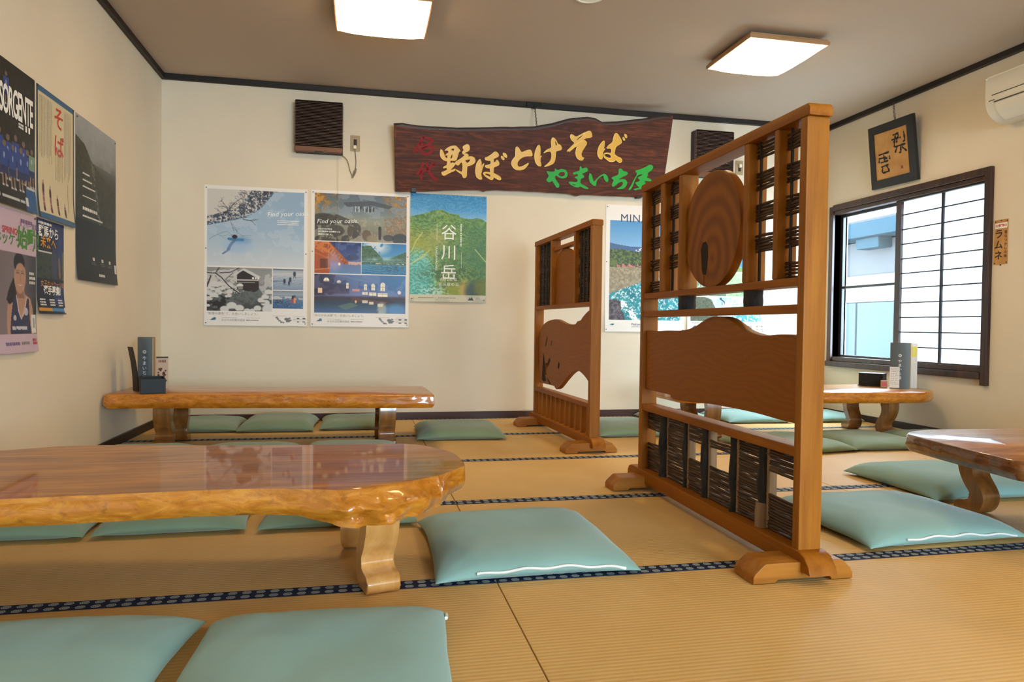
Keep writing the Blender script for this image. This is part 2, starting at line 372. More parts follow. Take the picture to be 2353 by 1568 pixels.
def tag(o, label=None, cat=None, group=None, kind=None):
    if label: o['label'] = label
    if cat: o['category'] = cat
    if group: o['group'] = group
    if kind: o['kind'] = kind
    return o
def empty(name, loc=(0, 0, 0), rz=0.0):
    o = bpy.data.objects.new(name, None); COL.objects.link(o); o.location = loc; o.rotation_euler = (0, 0, rz)
    o.empty_display_size = 0.1
    return o
def dup(root, loc, rz=0.0):
    r = root.copy(); COL.objects.link(r); r.location = loc; r.rotation_euler = (0, 0, rz)
    for ch in list(root.children):
        c = ch.copy(); COL.objects.link(c); c.parent = r
        for g in ch.children:
            d = g.copy(); COL.objects.link(d); d.parent = c
    return r
def catmull(pts, n=6, closed=False):
    P = [Vector((*p, 0)) if len(p) == 2 else Vector(p) for p in pts]; out = []; m = len(P)
    rng = range(m) if closed else range(m-1)
    for i in rng:
        p1, p2 = P[i], P[(i+1) % m]
        p0 = P[i-1] if (closed or i > 0) else p1*2-p2
        p3 = P[(i+2) % m] if (closed or i+2 < m) else p2*2-p1
        for k in range(n):
            t = k/n
            out.append(0.5*((2*p1)+(p2-p0)*t+(2*p0-5*p1+4*p2-p3)*t*t+(3*p1-p0-3*p2+p3)*t**3))
    if not closed: out.append(P[-1])
    return [tuple(q[:2]) if len(pts[0]) == 2 else tuple(q) for q in out]
def chaikin(pts):
    out = []; n = len(pts)
    for i in range(n):
        a, b = pts[i], pts[(i+1) % n]
        out += [(a[0]*0.78+b[0]*0.22, a[1]*0.78+b[1]*0.22), (a[0]*0.22+b[0]*0.78, a[1]*0.22+b[1]*0.78)]
    return out
def text_mesh(s, size, align='LEFT', vertical=False, extrude=0.0, spacing=1.0, shear=0.0, bold=0.0):
    """lettering as a mesh in its own XY plane, baseline start at the origin."""
    c = bpy.data.curves.new('lettering', 'FONT'); c.body = '\n'.join(s) if vertical else s
    c.size = size; c.align_x = 'CENTER' if vertical else align; c.space_character = spacing; c.shear = shear
    c.space_line = spacing if vertical else 1.0
    c.extrude = extrude; c.offset = bold; c.resolution_u = 3
    o = bpy.data.objects.new('lettering', c); COL.objects.link(o)
    me = bpy.data.meshes.new_from_object(o.evaluated_get(bpy.context.evaluated_depsgraph_get()))
    bpy.data.objects.remove(o); bpy.data.curves.remove(c)
    return me

# ================================================================== the room
def struct(o): o['kind'] = 'structure'; return o
# floor: tatami mats with cloth borders, laid lengthwise across the room
fl = MB(); fl.box((XL-0.2, YF-0.2, -0.14), (XR+0.2, YB+0.2, -0.055)); floor = struct(fl.build('floor', M['subfloor']))
proto = None
ys = [YB-0.003]
y = 4.703
while y > YF-0.95: ys.append(y); y -= 0.9
xs = [-1.417, 0.385, 2.185, 3.986]
def mat_mesh(w, d):
    b = MB(); b.box((0.0012, 0.0012, -0.054), (w-0.0012, d-0.0012, 0.0), 0.003, 2); return b
def strip_mesh(w, d):
    b = MB(); b.box((0.0012, 0.0, 0.0), (w-0.0012, 0.029, 0.0018), 0.0008, 1); return b
cache = {}
for i in range(len(ys)-1):
    y1, y0 = ys[i], ys[i+1]
    for j in range(3):
        w, d = round(xs[j+1]-xs[j], 3), round(y1-y0, 3)
        if (w, d) not in cache:
            a = mat_mesh(w, d).build('tatami_mat', M['tatami'], floor, smooth=40)
            s0 = strip_mesh(w, d).build('border_strip', M['heri'], a, (0, 0.0005, 0.0))
            s1 = s0.copy(); COL.objects.link(s1); s1.parent = a; s1.location = (0, d-0.0295, 0)
            cache[(w, d)] = a; a.location = (xs[j], y0, 0)
        else:
            p = cache[(w, d)]; a = p.copy(); COL.objects.link(a); a.parent = floor; a.location = (xs[j], y0, 0)
            for ch in p.children:
                c = ch.copy(); COL.objects.link(c); c.parent = a
# walls
b = MB(); b.box((XL-0.15, YB, -0.06), (XR+0.15, YB+0.15, ZC+0.1)); struct(b.build('wall_back', M['wall']))
b = MB(); b.box((XL-0.15, YF-0.15, -0.06), (XL, YB, ZC+0.1)); struct(b.build('wall_left', M['wall']))
def wall_with_holes(name, axis, c0, c1, lo, hi, z0, z1, holes):
    """wall slab between c0 and c1 (thickness), spanning lo..hi, with rectangular openings (a, b, za, zb)."""
    b = MB(); e = sorted({lo, hi, *[h[0] for h in holes], *[h[1] for h in holes]}); zs = sorted({z0, z1, *[h[2] for h in holes], *[h[3] for h in holes]})
    for a0, a1 in zip(e, e[1:]):
        for q0, q1 in zip(zs, zs[1:]):
            if any(h[0] <= a0 and a1 <= h[1] and h[2] <= q0 and q1 <= h[3] for h in holes): continue
            if axis == 'X': b.box((c0, a0, q0), (c1, a1, q1))
            else: b.box((a0, c0, q0), (a1, c1, q1))
    return struct(b.build(name, M['wall']))
W1 = (3.897, 5.42, 0.47, 1.765)
W3 = (0.7, 3.3, 0.2, 2.0)
wall_with_holes('wall_right', 'X', XR, XR+0.13, YF-0.15, YB, -0.06, ZC+0.1, [W1])
wall_with_holes('wall_front', 'Y', YF-0.13, YF, XL, XR, -0.06, ZC+0.1, [W3])
b = MB(); hx0, hx1, hy0, hy1 = 1.122, 1.238, 3.614, 3.730                     # square opening for the downlight can
for lo, hi in (((XL-0.15, YF-0.15), (hx0, YB+0.15)), ((hx1, YF-0.15), (XR+0.15, YB+0.15)), ((hx0, YF-0.15), (hx1, hy0)), ((hx0, hy1), (hx1, YB+0.15))):
    b.box((*lo, ZC), (*hi, ZC+0.1))
ceiling = b.build('ceiling', M['ceiling'])
struct(ceiling)
b = MB(); b.box((XL, YB-0.028, ZTRIM), (XR, YB, ZC), 0.003, 1); struct(b.build('trim_1', M['trim']))
b = MB(); b.box((XL, YF, ZTRIM), (XL+0.028, YB-0.028, ZC), 0.003, 1); struct(b.build('trim_2', M['trimY']))
b = MB(); b.box((XR-0.028, YF, ZTRIM), (XR, YB-0.028, ZC), 0.003, 1); struct(b.build('trim_3', M['trimY']))
b = MB(); b.box((XL, YB-0.014, 0.0), (XR, YB, 0.056), 0.002, 1); struct(b.build('baseboard_back', M['skirt']))
b = MB(); b.box((XL, YF, 0.0), (XL+0.014, YB-0.014, 0.052), 0.002, 1); struct(b.build('baseboard_left', M['skirtY']))
b = MB(); b.box((XR-0.014, YF, 0.0), (XR, YB-0.014, 0.052), 0.002, 1); struct(b.build('baseboard_right', M['skirtY']))

# ------------------------------------------------------------------ windows
def sash(parent, y0, y1, z0, z1, x, mid=None, w=0.035, t=0.028):
    b = MB(); b.box((x, y0, z0), (x+t, y0+w, z1), 0.002, 1); b.box((x, y1-w, z0), (x+t, y1, z1), 0.002, 1)
    b.box((x, y0+w, z0), (x+t, y1-w, z0+w), 0.002, 1); b.box((x, y0+w, z1-w), (x+t, y1-w, z1), 0.002, 1)
    if mid: b.box((x+0.002, y0+w, mid-0.010), (x+t-0.002, y1-w, mid+0.010), 0.002, 1)
    s = b.build('sash', M['sash'], parent)
    g = MB(); g.box((x+t/2-0.002, y0+w, z0+w), (x+t/2+0.002, y1-w, z1-w)); g.build('glass_pane', M['glass'], s)
    return s
w1 = empty('window_1', (XR, 4.66, 0.0)); struct(w1)
w1['label'] = 'brown framed sliding window with shoji half open'
def L1(p): return (p[0]-XR, p[1]-4.66, p[2])
b = MB()
def fb(lo, hi, bev=0.003): b.box(L1(lo), L1(hi), bev, 1)
fb((XR-0.026, 3.846, 0.386), (XR+0.125, 3.897, 1.815)); fb((XR-0.022, 5.42, 0.44), (XR+0.125, 5.470, 1.805))
fb((XR-0.026, 3.897, 1.765), (XR+0.125, 5.42, 1.815)); fb((XR-0.012, 3.897, 1.732), (XR+0.05, 5.42, 1.7645)); fb((XR+0.0, 4.70, 1.745), (XR+0.10, 5.42, 1.765))
fb((XR-0.006, 3.897, 0.4705), (XR+0.05, 5.42, 0.508)); fb((XR+0.05, 3.897, 0.4705), (XR+0.125, 5.42, 0.49))
b.build('window_frame', M['winwood'], w1, smooth=30)
b = MB(); b.box(L1((XR-0.034, 3.8965, 0.425)), L1((XR+0.125, 5.475, 0.470)), 0.004, 2); b.build('window_sill', M['winwood'], w1, smooth=30)
sh = MB()
def sb(lo, hi): sh.box(L1(lo), L1(hi), 0.001, 1)
sb((XR+0.006, 4.658, 0.509), (XR+0.034, 4.712, 1.731)); sb((XR+0.006, 3.8975, 0.509), (XR+0.034, 3.905, 1.731))
sb((XR+0.006, 3.905, 1.722), (XR+0.034, 4.658, 1.731)); sb((XR+0.006, 3.905, 0.509), (XR+0.034, 4.658, 0.516))
shoji = sh.build('shoji_panel', M['winwood'], w1)
sh = MB(); sb((XR+0.014, 4.266, 0.516), (XR+0.028, 4.286, 1.722)); 
for k in range(1, 11): sb((XR+0.016, 3.905, 1.731-k*0.1113-0.0045), (XR+0.027, 4.658, 1.731-k*0.1113+0.0045))
sh.build('lattice', M['lattice'], shoji)
sh = MB(); sh.box(L1((XR+0.0282, 3.905, 0.514)), L1((XR+0.0286, 4.658, 1.724))); sh.build('paper', M['shoji'], shoji)
sash(w1, 4.69-4.66, 5.42-4.66, 0.4905, 1.745, 0.055, 1.106)
sash(w1, 3.898-4.66, 4.735-4.66, 0.4905, 1.745, 0.088, 1.106)
# the window behind the camera, which the photograph only shows as light and as glints in the varnish
w2 = empty('window_2', (2.0, YF, 0.0)); struct(w2)
b = MB(); za, zb, q = 0.2, 2.0, 1.3
for xa, xb in ((-q, -q+0.04), (-0.02, 0.02), (q-0.04, q)): b.box((xa, -0.08, za), (xb, -0.05, zb), 0.002, 1)
for xa, xb in ((-q+0.04, -0.02), (0.02, q-0.04)):
    b.box((xa, -0.08, za), (xb, -0.05, za+0.04), 0.002, 1); b.box((xa, -0.08, zb-0.04), (xb, -0.05, zb), 0.002, 1)
s2 = b.build('sash', M['sash'], w2)
for xa, xb in ((-q+0.04, -0.02), (0.02, q-0.04)):
    g = MB(); g.box((xa, -0.067, za+0.04), (xb, -0.063, zb-0.04)); g.build('glass_pane', M['glass'], s2)

# ------------------------------------------------------------------ what stands outside the window
nb = empty('neighbor_building', (7.0, 8.8, -0.35))
tag(nb, 'pale neighbouring house wall with a blue grey gutter, seen through the window glass', 'building')
b = MB(); b.box((0, -4, 0), (0.2, 4, 2.35)); b.build('wall_body', M['siding'], nb)
b = MB(); b.box((-0.03, -4, 1.49), (-0.001, 4, 1.87), 0.004, 1); b.build('white_band', M['sidingw'], nb)
b = MB(); b.box((-0.30, -4, 2.37), (0.25, 4, 2.58), 0.02, 2); b.build('gutter', M['gutter'], nb, smooth=40)
b = MB(); b.box((-0.22, 0.0-0.5, 2.22), (-0.001, 0.0-0.05, 2.37), 0.01, 1); b.build('gutter_bracket', M['gutter'], nb)
b = MB(); b.box((-0.05, -4, 0.0), (-0.001, 0.1, 1.48), 0.004, 1); b.box((-0.05, 0.14, 0.0), (-0.001, 4, 1.48), 0.004, 1); b.build('lower_panel', M['frost'], nb)
b = MB(); b.box((-0.25, 4.0, 2.585), (3, -4, 2.62)); b.build('roof', M['siding'], nb)
g = MB(); g.box((XR+0.4, -6, -0.45), (16, 16, -0.35)); gg = g.build('ground', M['gravel']); struct(gg)

# ------------------------------------------------------------------ ceiling lights
def ceiling_lamp(x, y, sx, sy_):
    t = empty('ceiling_light', (x, y, ZC))
    b = MB(); b.box((-0.19, -0.19, -0.022), (0.19, 0.19, 0.0), 0.004, 1); b.build('mount_plate', M['white'], t)
    hx_, hy = sx/2, sy_/2
    b = MB(); w = 0.010
    b.box((-hx_, -hy, -0.058), (hx_, -hy+w, -0.034), 0.002, 1); b.box((-hx_, hy-w, -0.058), (hx_, hy, -0.034), 0.002, 1)
    b.box((-hx_, -hy+w, -0.058), (-hx_+w, hy-w, -0.034), 0.002, 1); b.box((hx_-w, -hy+w, -0.058), (hx_, hy-w, -0.034), 0.002, 1)
    b.box((-hx_+w, -hy+w, -0.036), (hx_-w, hy-w, -0.0225))
    b.build('wooden_rim', M['lampwood'], t, smooth=30)
    d = MB(); N = 17
    def f(u, v):
        a, c = u*2-1, v*2-1
        return (a*(hx_-0.008), c*(hy-0.008), -0.056-0.046*((1-abs(a)**3.2)*(1-abs(c)**3.2))**0.55)
    d.grid(f, N, N, True); d.build('diffuser', M['diffuser'], t, smooth=180)
    return t
l1 = ceiling_lamp(0.094, 4.075, 0.525, 0.52); tag(l1, 'lit square ceiling light left of the round downlight', 'ceiling light', 'square ceiling lights with wooden rims')
l2 = ceiling_lamp(2.495, 4.105, 0.535, 0.55); tag(l2, 'lit square ceiling light above the big wooden screen', 'ceiling light', 'square ceiling lights with wooden rims')
for x in (2.495,):
    l3 = dup(l1, (x, 0.75, ZC)); tag(l3, 'lit square ceiling light nearer the camera, beyond the photo', 'ceiling light', 'square ceiling lights with wooden rims')
dl = empty('downlight', (1.180, 3.672, ZC)); tag(dl, 'unlit round recessed downlight with a white ring', 'downlight')
b = MB(); b.lathe([(0.066, 0.0), (0.066, -0.004), (0.070, -0.009), (0.082, -0.008), (0.088, -0.003), (0.088, 0.0)], seg=40); b.build('trim_ring', M['white'], dl, smooth=50)
b = MB(); b.lathe([(0.066, -0.006), (0.060, 0.03), (0.052, 0.075), (0.030, 0.098), (0.0, 0.099)], seg=40); b.build('reflector', M['chrome'], dl, smooth=60)
b = MB(); b.lathe([(0.0, 0.002), (0.012, 0.004), (0.022, 0.014), (0.024, 0.04), (0.018, 0.085)], (0, 0, 0), 24); b.build('bulb', M['white'], dl, smooth=60)
b = MB(); b.box((-0.004, 0.040, 0.0), (0.004, 0.058, 0.03)); b.build('clip', M['black'], dl)
# ================================================================== low slab tables
T = 0.325
def slab_top(outline, th, seed, bulge=0.012, lump=0.006, burl=None, under=0.02, top_round=0.004):
    """live-edge slab: outline (counter-clockwise) is the upper edge; the bark side bulges and is lumpy."""
    P = catmull(outline, 14, True)
    # even resample
    seg = [0]; n0 = len(P)
    for i in range(n0): seg.append(seg[-1]+math.dist(P[i], P[(i+1) % n0]))
    n = int(seg[-1]/0.011); Q = []; j = 0
    for k in range(n):
        t = seg[-1]*k/n
        while seg[j+1] < t: j += 1
        f = (t-seg[j])/(seg[j+1]-seg[j]); a, b = P[j], P[(j+1) % n0]
        Q.append(Vector((a[0]*(1-f)+b[0]*f, a[1]*(1-f)+b[1]*f)))
    N = []
    for i in range(n):
        d = Q[(i+1) % n]-Q[i-1]; N.append(Vector((d.y, -d.x)).normalized())
    B = MB(); rings = []; rows = 9
    for r in range(rows+1):
        t = r/rows; ring = []
        for i in range(n):
            q = Q[i]; z = T-th*t
            if r == 0: off = -top_round; z = T
            else:
                off = bulge*math.sin(PI*min(1, t*0.9))-under*max(0, t-0.72)/0.28*0.6
                s1 = mnoise.noise(Vector((q.x*4+seed, q.y*4, t*1.2))); s2 = mnoise.noise(Vector((q.x*17+seed, q.y*17, t*3.5)))
                off += lump*(s1*1.2+s2*0.8)*min(1, t*5)
                if r == 1: z = T-0.004; off *= 0.3
                if burl:
                    bo, bz = burl(q, t); off += bo; z += bz
            w = q+N[i]*off
            ring.append(B.bm.verts.new((w.x, w.y, z)))
        rings.append(ring)
    B.mi = 1
    for a, b in zip(rings, rings[1:]):
        for i in range(n): B.face([a[i], a[(i+1) % n], b[(i+1) % n], b[i]])
    B.mi = 0; B.face(rings[0]); B.mi = 1; B.face(rings[-1][::-1])
    return B
LEG = catmull([(0.052, 0.262), (0.056, 0.215), (0.050, 0.17), (0.030, 0.125), (0.006, 0.092), (0.000, 0.070), (0.020, 0.056), (0.050, 0.050), (0.070, 0.036), (0.068, 0.014), (0.052, 0.0)], 4) + \
      catmull([(0.0, 0.0), (-0.030, 0.012), (-0.052, 0.045), (-0.056, 0.080), (-0.040, 0.115), (-0.014, 0.155), (-0.008, 0.195), (-0.018, 0.235), (-0.030, 0.262)], 4)
def leg(material, parent, x, y, ang, h=0.256, w=0.094):
    """ang: direction the toe points, from +x."""
    b = MB(); pts = [(p[0], p[1]*h/0.262) for p in LEG]
    b.prism(pts, -w/2, w/2, 'Y', 0.005, 2)
    o = b.build('leg', material, parent, (x, y, 0), smooth=40); o.rotation_euler = (0, 0, math.radians(ang)); return o
def table(name_label, loc, outline, th, legs, mats, seed, **kw):
    t = empty('low_table', (loc[0], loc[1], 0.0))
    o = [(p[0]-loc[0], p[1]-loc[1]) for p in outline]
    slab_top(o, th, seed, **kw).build('tabletop', [M[mats[0]], M[mats[1]]], t, smooth=48)
    for x, y, a in legs: leg(M[mats[2]], t, x-loc[0], y-loc[1], a, T-th+0.006)
    tag(t, name_label, 'low table', 'low slab tables on the tatami')
    return t
def burlA(q, t):
    x, y = q.x-0.55, q.y-0.34                       # table-local to the knot on the front edge
    d = max(0.0, 1-((q.x-BX)/0.22)**2) if q.y < -0.18 else 0.0
    if d <= 0: return 0.0, 0.0
    k = d*d*min(1, max(0, t-0.08)*2.2)
    n1 = mnoise.noise(Vector((q.x*30, q.y*30, t*6))); n2 = mnoise.noise(Vector((q.x*14+5, q.y*14, t*3)))
    return k*(0.036+0.022*n1+0.024*n2), -0.026*d*t*t
LA = (-0.52, 2.15); BX = 0.06-LA[0]
table('honey varnished slab table with a gnarled knot on its front edge', LA,
      [(-1.36, 1.83), (-1.0, 1.815), (-0.62, 1.835), (-0.29, 1.845), (-0.12, 1.815), (-0.02, 1.795), (0.10, 1.855), (0.20, 1.925), (0.21, 1.932), (0.215, 1.937), (0.292, 2.045), (0.296, 2.052), (0.300, 2.065), (0.303, 2.12), (0.292, 2.26), (0.245, 2.37), (0.175, 2.455), (0.06, 2.475), (-0.17, 2.485), (-0.46, 2.515), (-0.90, 2.575), (-1.12, 2.51), (-1.36, 2.49), (-1.385, 2.15)],
      0.068, [(0.045, 2.005, -75), (-0.01, 2.37, 80), (-1.15, 2.0, -105), (-1.15, 2.36, 100)], ('slabA', 'edgeA', 'legA'), 3.1, burl=burlA, bulge=0.002, lump=0.0045, top_round=0.002)
LB = (-0.5, 4.5)
table('amber slab table in the back left corner holding the menu and a black box', LB,
      [(-1.418, 4.335), (-1.30, 4.315), (-0.9, 4.285), (-0.5, 4.25), (-0.1, 4.215), (0.25, 4.18), (0.395, 4.18), (0.418, 4.22), (0.412, 4.5), (0.398, 4.735), (0.36, 4.775), (0.0, 4.775), (-0.4, 4.765), (-0.8, 4.80), (-1.05, 4.86), (-1.3, 4.90), (-1.405, 4.88), (-1.41, 4.6)],
      0.078, [(-1.135, 4.46, -92), (0.150, 4.36, -85), (-1.10, 4.69, 92), (0.13, 4.60, 85)], ('slabB', 'edgeB', 'legB'), 9.7, bulge=0.006, lump=0.005)
LC = (2.95, 4.4)
table('amber slab table under the window holding a slate menu and a black box', LC,
      [(2.04, 4.26), (2.3, 4.20), (2.7, 4.17), (3.05, 4.135), (3.4, 4.105), (3.70, 4.10), (3.82, 4.14), (3.92, 4.24), (3.955, 4.45), (3.94, 4.66), (3.85, 4.74), (3.5, 4.72), (3.1, 4.70), (2.6, 4.75), (2.12, 4.77), (2.03, 4.70), (2.02, 4.5)],
      0.075, [(3.60, 4.28, -80), (3.60, 4.64, 80), (2.29, 4.33, -100), (2.29, 4.65, 100)], ('slabB', 'edgeB', 'legB'), 21.3, bulge=0.006, lump=0.006)
LD = (2.95, 2.17)
table('brown slab table at the right edge of the photo reflecting white window light', LD,
      [(2.085, 1.85), (2.3, 1.81), (2.9, 1.80), (3.5, 1.82), (3.84, 1.84), (3.87, 2.15), (3.85, 2.47), (3.5, 2.50), (2.9, 2.51), (2.55, 2.53), (2.36, 2.535), (2.25, 2.51), (2.165, 2.46), (2.135, 2.39), (2.10, 2.20), (2.08, 2.0)],
      0.066, [(2.455, 2.40, 97), (2.45, 1.96, -97), (3.55, 2.40, 85), (3.55, 1.96, -85)], ('slabD', 'edgeD', 'legB'), 33.9, bulge=0.006, lump=0.003)

# ================================================================== floor cushions
def cushion(cx, cy_, sx, sy_, rot, label, seed, material='cushion', h=0.066, zipper=None, z=0.0025, group='sage floor cushions'):
    t = empty('floor_cushion', (cx, cy_, z), math.radians(rot))
    N = 37; B = MB(); a, b_ = sx/2, sy_/2; rnd = random.Random(seed); ph = [rnd.uniform(0, 50) for _ in range(4)]
    def outline(u, v):
        k = 0.045
        x = a*u*(1-k*(1-v*v)); y = b_*v*(1-k*(1-u*u))
        w = 0.006*mnoise.noise(Vector((u*2.2+ph[0], v*2.2+ph[1], seed*1.7)))
        return x+w*abs(u)**3, y+w*abs(v)**3
    def puff(u, v):
        return max(0.0, (1-abs(u)**4.6))**0.56*max(0.0, (1-abs(v)**4.6))**0.56
    def folds(u, v):
        r = math.hypot(abs(u)-1, abs(v)-1); ang = math.atan2(1-abs(v), 1-abs(u)+1e-6)
        c_ = math.exp(-(r/0.42)**2)*math.sin(ang*11+ph[2])*0.0034
        n1 = mnoise.noise(Vector((u*1.8+ph[3], v*1.8, seed)))*0.0045
        n2 = mnoise.noise(Vector((u*5+ph[1], v*2.5, seed+3)))*0.0024
        return c_+n1+n2
    seamz = lambda u, v: 0.012+0.016*(1-(abs(u*v))**2)
    def top(p, q):
        u, v = math.sin((p*2-1)*PI/2*0.999), math.sin((q*2-1)*PI/2*0.999)
        x, y = outline(u, v); f = puff(u, v)
        dip = -0.006*math.exp(-((u*u+v*v)/0.16))
        return (x, y, seamz(u, v)*(1-f)+f*(h+folds(u, v)+dip))
    def bot(p, q):
        u, v = math.sin((p*2-1)*PI/2*0.999), math.sin((q*2-1)*PI/2*0.999)
        x, y = outline(u, v); f = puff(u, v)
        return (x, y, seamz(u, v)*(1-min(1, f*1.6)))
    B.grid(top, N, N); B.grid(bot, N, N, True)
    bmesh.ops.remove_doubles(B.bm, verts=B.bm.verts, dist=2e-4)
    B.build('cover', M[material], t, smooth=180, weld=False)
    if zipper:
        u0, u1, side = zipper; Z = MB(); path = []
        for i in range(40):
            u = u0+(u1-u0)*i/39
            x, y = outline(u, -1) if side == 'front' else outline(1, u)
            f = 0.003*math.sin(i*0.55+seed)
            o = (x, y-0.002, seamz(u, 1)+0.006+f) if side == 'front' else (x+0.002, y, seamz(1, u)+0.004)
            path.append(o)
        Z.tube(path, 0.0046, 6); Z.build('zip', M['zip'], t, smooth=60)
    tag(t, label, 'cushion', group)
    return t
C = cushion
C(0.51, 2.275, 0.615, 0.63, 0.6, 'daylight tinted cushion with a white zip beside the knotty end of the honey table', 1, 'cushionDaylit', 0.078, (-0.62, 0.84, 'front'))
C(-0.085, 1.475, 0.56, 0.60, -3, 'daylight tinted cushion before the honey table with a zip tip at its right edge', 2, 'cushionDaylit', 0.070, (0.80, 0.90, 'right'))
C(-0.665, 1.525, 0.56, 0.60, -4, 'shaded cushion in the bottom left corner of the photo', 3, 'cushionDaylit', 0.070)
C(-0.075, 2.865, 0.56, 0.57, 0, 'cushion tucked behind the honey table, at its knotty end', 4)
C(-0.650, 2.875, 0.50, 0.57, 1, 'dark shaded cushion behind the middle of the honey table', 5)
C(-1.13, 2.87, 0.44, 0.57, 0, 'dark shaded cushion behind the honey table, nearest the left wall', 6)
C(-1.155, 4.03, 0.50, 0.55, 0, 'cushion before the corner table, beside the left wall', 7)
C(-0.60, 4.02, 0.52, 0.55, -1, 'cushion before the corner table, middle one of three', 8)
C(-0.055, 4.02, 0.52, 0.56, 0, 'cushion before the corner table, at its free right end', 9)
C(-1.07, 5.24, 0.50, 0.54, 1, 'cushion behind the corner table, beside the left wall', 10)
C(-0.565, 5.21, 0.50, 0.54, -1, 'cushion behind the corner table, lying in the middle of its row', 11, h=0.085)
C(-0.035, 5.25, 0.52, 0.54, 0, 'cushion behind the corner table, seen beside its right leg', 12)
C(0.635, 4.74, 0.58, 0.58, -2, 'dark green cushion alone on the mats between corner table and small screen', 13, h=0.08)
C(1.82, 4.71, 0.56, 0.56, 0, 'cushion on the mats between the two wooden screens', 14, h=0.08)
C(2.60, 3.965, 0.60, 0.58, 8, 'turned cushion before the window table, behind the big screen', 15)
C(3.195, 4.00, 0.53, 0.56, -3, 'cushion before the window table, seen right of the big screen post', 16)
C(3.72, 3.97, 0.48, 0.55, 0, 'olive shaded cushion before the window table, against the right wall', 17)
C(2.45, 5.23, 0.50, 0.54, 0, 'pale cushion behind the window table, at its left end', 18, 'cushionDaylit')
C(3.065, 5.23, 0.56, 0.55, -2, 'bright cushion behind the window table, seen through the big screen', 19, 'cushionDaylit')
C(3.665, 5.21, 0.56, 0.56, 0, 'bright cushion behind the window table, in the far right corner', 20, 'cushionDaylit')
C(1.975, 2.335, 0.655, 0.60, 1.5, 'large grey green cushion with a white zip right of the big screen', 21, 'cushionDaylit', 0.078, (-0.55, 0.84, 'front'))
C(2.715, 2.865, 0.60, 0.62, -1, 'pale cushion behind the leg of the brown table', 22, 'cushionDaylit', 0.085)
C(3.35, 2.885, 0.58, 0.60, 2, 'cushion behind the brown table, at the right edge of the photo', 23, 'cushionDaylit', 0.085)

# ================================================================== wooden screens
def outline_solid(outer, holes, thick, mi_fn=None):
    """2D outline with holes -> solid plate in the YZ plane, thickness along x."""
    cu = bpy.data.curves.new('plate', 'CURVE'); cu.dimensions = '2D'; cu.fill_mode = 'BOTH'; cu.extrude = thick/2-0.003; cu.bevel_depth = 0.003; cu.bevel_resolution = 1
    cu.offset = -0.003
    for loop in [outer, *holes]:
        sp = cu.splines.new('POLY'); sp.points.add(len(loop)-1)
        for p, q in zip(sp.points, loop): p.co = (q[0], q[1], 0, 1)
        sp.use_cyclic_u = True
    o = bpy.data.objects.new('plate', cu); COL.objects.link(o)
    me = bpy.data.meshes.new_from_object(o.evaluated_get(bpy.context.evaluated_depsgraph_get()))
    bpy.data.objects.remove(o); bpy.data.curves.remove(cu)
    me.transform(Matrix(((0, 0, 1, 0), (1, 0, 0, 0), (0, 1, 0, 0), (0, 0, 0, 1))))
    return me
def twig_band(B, y0, y1, z0, z1, rnd, pitch=0.0108, amp=0.0009, x=0.0, weave=0.0012):
    z = z0+0.004; k = 0
    while z < z1-0.002:
        r = rnd.uniform(0.0042, 0.0060); n = max(4, int((y1-y0)/0.03)); ph = rnd.uniform(0, 6)
        tilt = rnd.uniform(-0.003, 0.003)
        path = []
        for i in range(n+1):
            f = i/n
            path.append((x+weave*math.sin(ph+f*5+k*PI), y0+(y1-y0)*f, z+amp*math.sin(ph+f*6)+tilt*(f-0.5)))
        B.tube(path, [r*rnd.uniform(0.85, 1.15) for _ in path], 6, True)
        z += pitch*rnd.uniform(0.85, 1.1); k += 1
FOOT = [(-0.197, 0.0), (-0.197, 0.018), (-0.190, 0.030), (-0.163, 0.054), (-0.155, 0.058), (0.090, 0.058), (0.098, 0.054), (0.122, 0.030), (0.129, 0.018), (0.129, 0.0), (0.054, 0.0), (0.054, 0.015), (-0.121, 0.015), (-0.121, 0.0)]
def foot(parent, y0, y1, dx=0.0, sc=1.0):
    b = MB(); b.prism([(p[0]*sc+dx, p[1]) for p in FOOT], y0, y1, 'Y', 0.004, 2); return b.build('foot', M['screenX'], parent, smooth=40)
def bar(name, parent, lo, hi, m='screen', bev=0.004):
    b = MB(); b.box(lo, hi, bev, 2); return b.build(name, M[m], parent, smooth=40)
rnd = random.Random(5)
big = empty('wooden_screen', (1.303, 2.47, 0.002)); Y0 = 2.47
tag(big, 'big orange brown wooden screen with an oval log slice and woven twigs', 'screen', 'wooden screens between the tables')
yy = lambda v: v-Y0
bar('post', big, (-0.038, yy(1.850), 0.080), (0.038, yy(1.886), 1.364), 'screenZ', 0.006)
bar('post', big, (-0.038, yy(3.062), 0.080), (0.038, yy(3.098), 1.364), 'screenZ', 0.006)
b = MB(); b.prism([(yy(1.838), 1.363), (yy(1.838), 1.388), (yy(1.848), 1.399), (yy(3.098), 1.399), (yy(3.108), 1.388), (yy(3.108), 1.363)][::-1], -0.040, 0.040, 'X', 0.004, 2); b.build('top_rail', M['screen'], big, smooth=40)
bar('rail', big, (-0.036, yy(1.886), 0.868), (0.036, yy(3.062), 0.894)); bar('rail', big, (-0.036, yy(1.886), 0.786), (0.036, yy(3.062), 0.813))
bar('rail', big, (-0.034, yy(1.886), 0.355), (0.034, yy(3.062), 0.386))
for a, c in ((2.855, 2.892), (2.676, 2.709), (2.175, 2.203), (2.000, 2.022)):
    bar('upright', big, (-0.036, yy(a), 0.894), (0.036, yy(c), 1.363), 'screenZ', 0.003)
b = MB(); b.prism([(yy(1.782), 0.028), (yy(1.790), 0.052), (yy(1.812), 0.076), (yy(1.840), 0.085), (yy(3.160), 0.085), (yy(3.188), 0.076), (yy(3.205), 0.055), (yy(3.208), 0.028)][::-1], -0.046, 0.046, 'X', 0.005, 2)
b.build('base_beam', M['screen'], big, smooth=40)
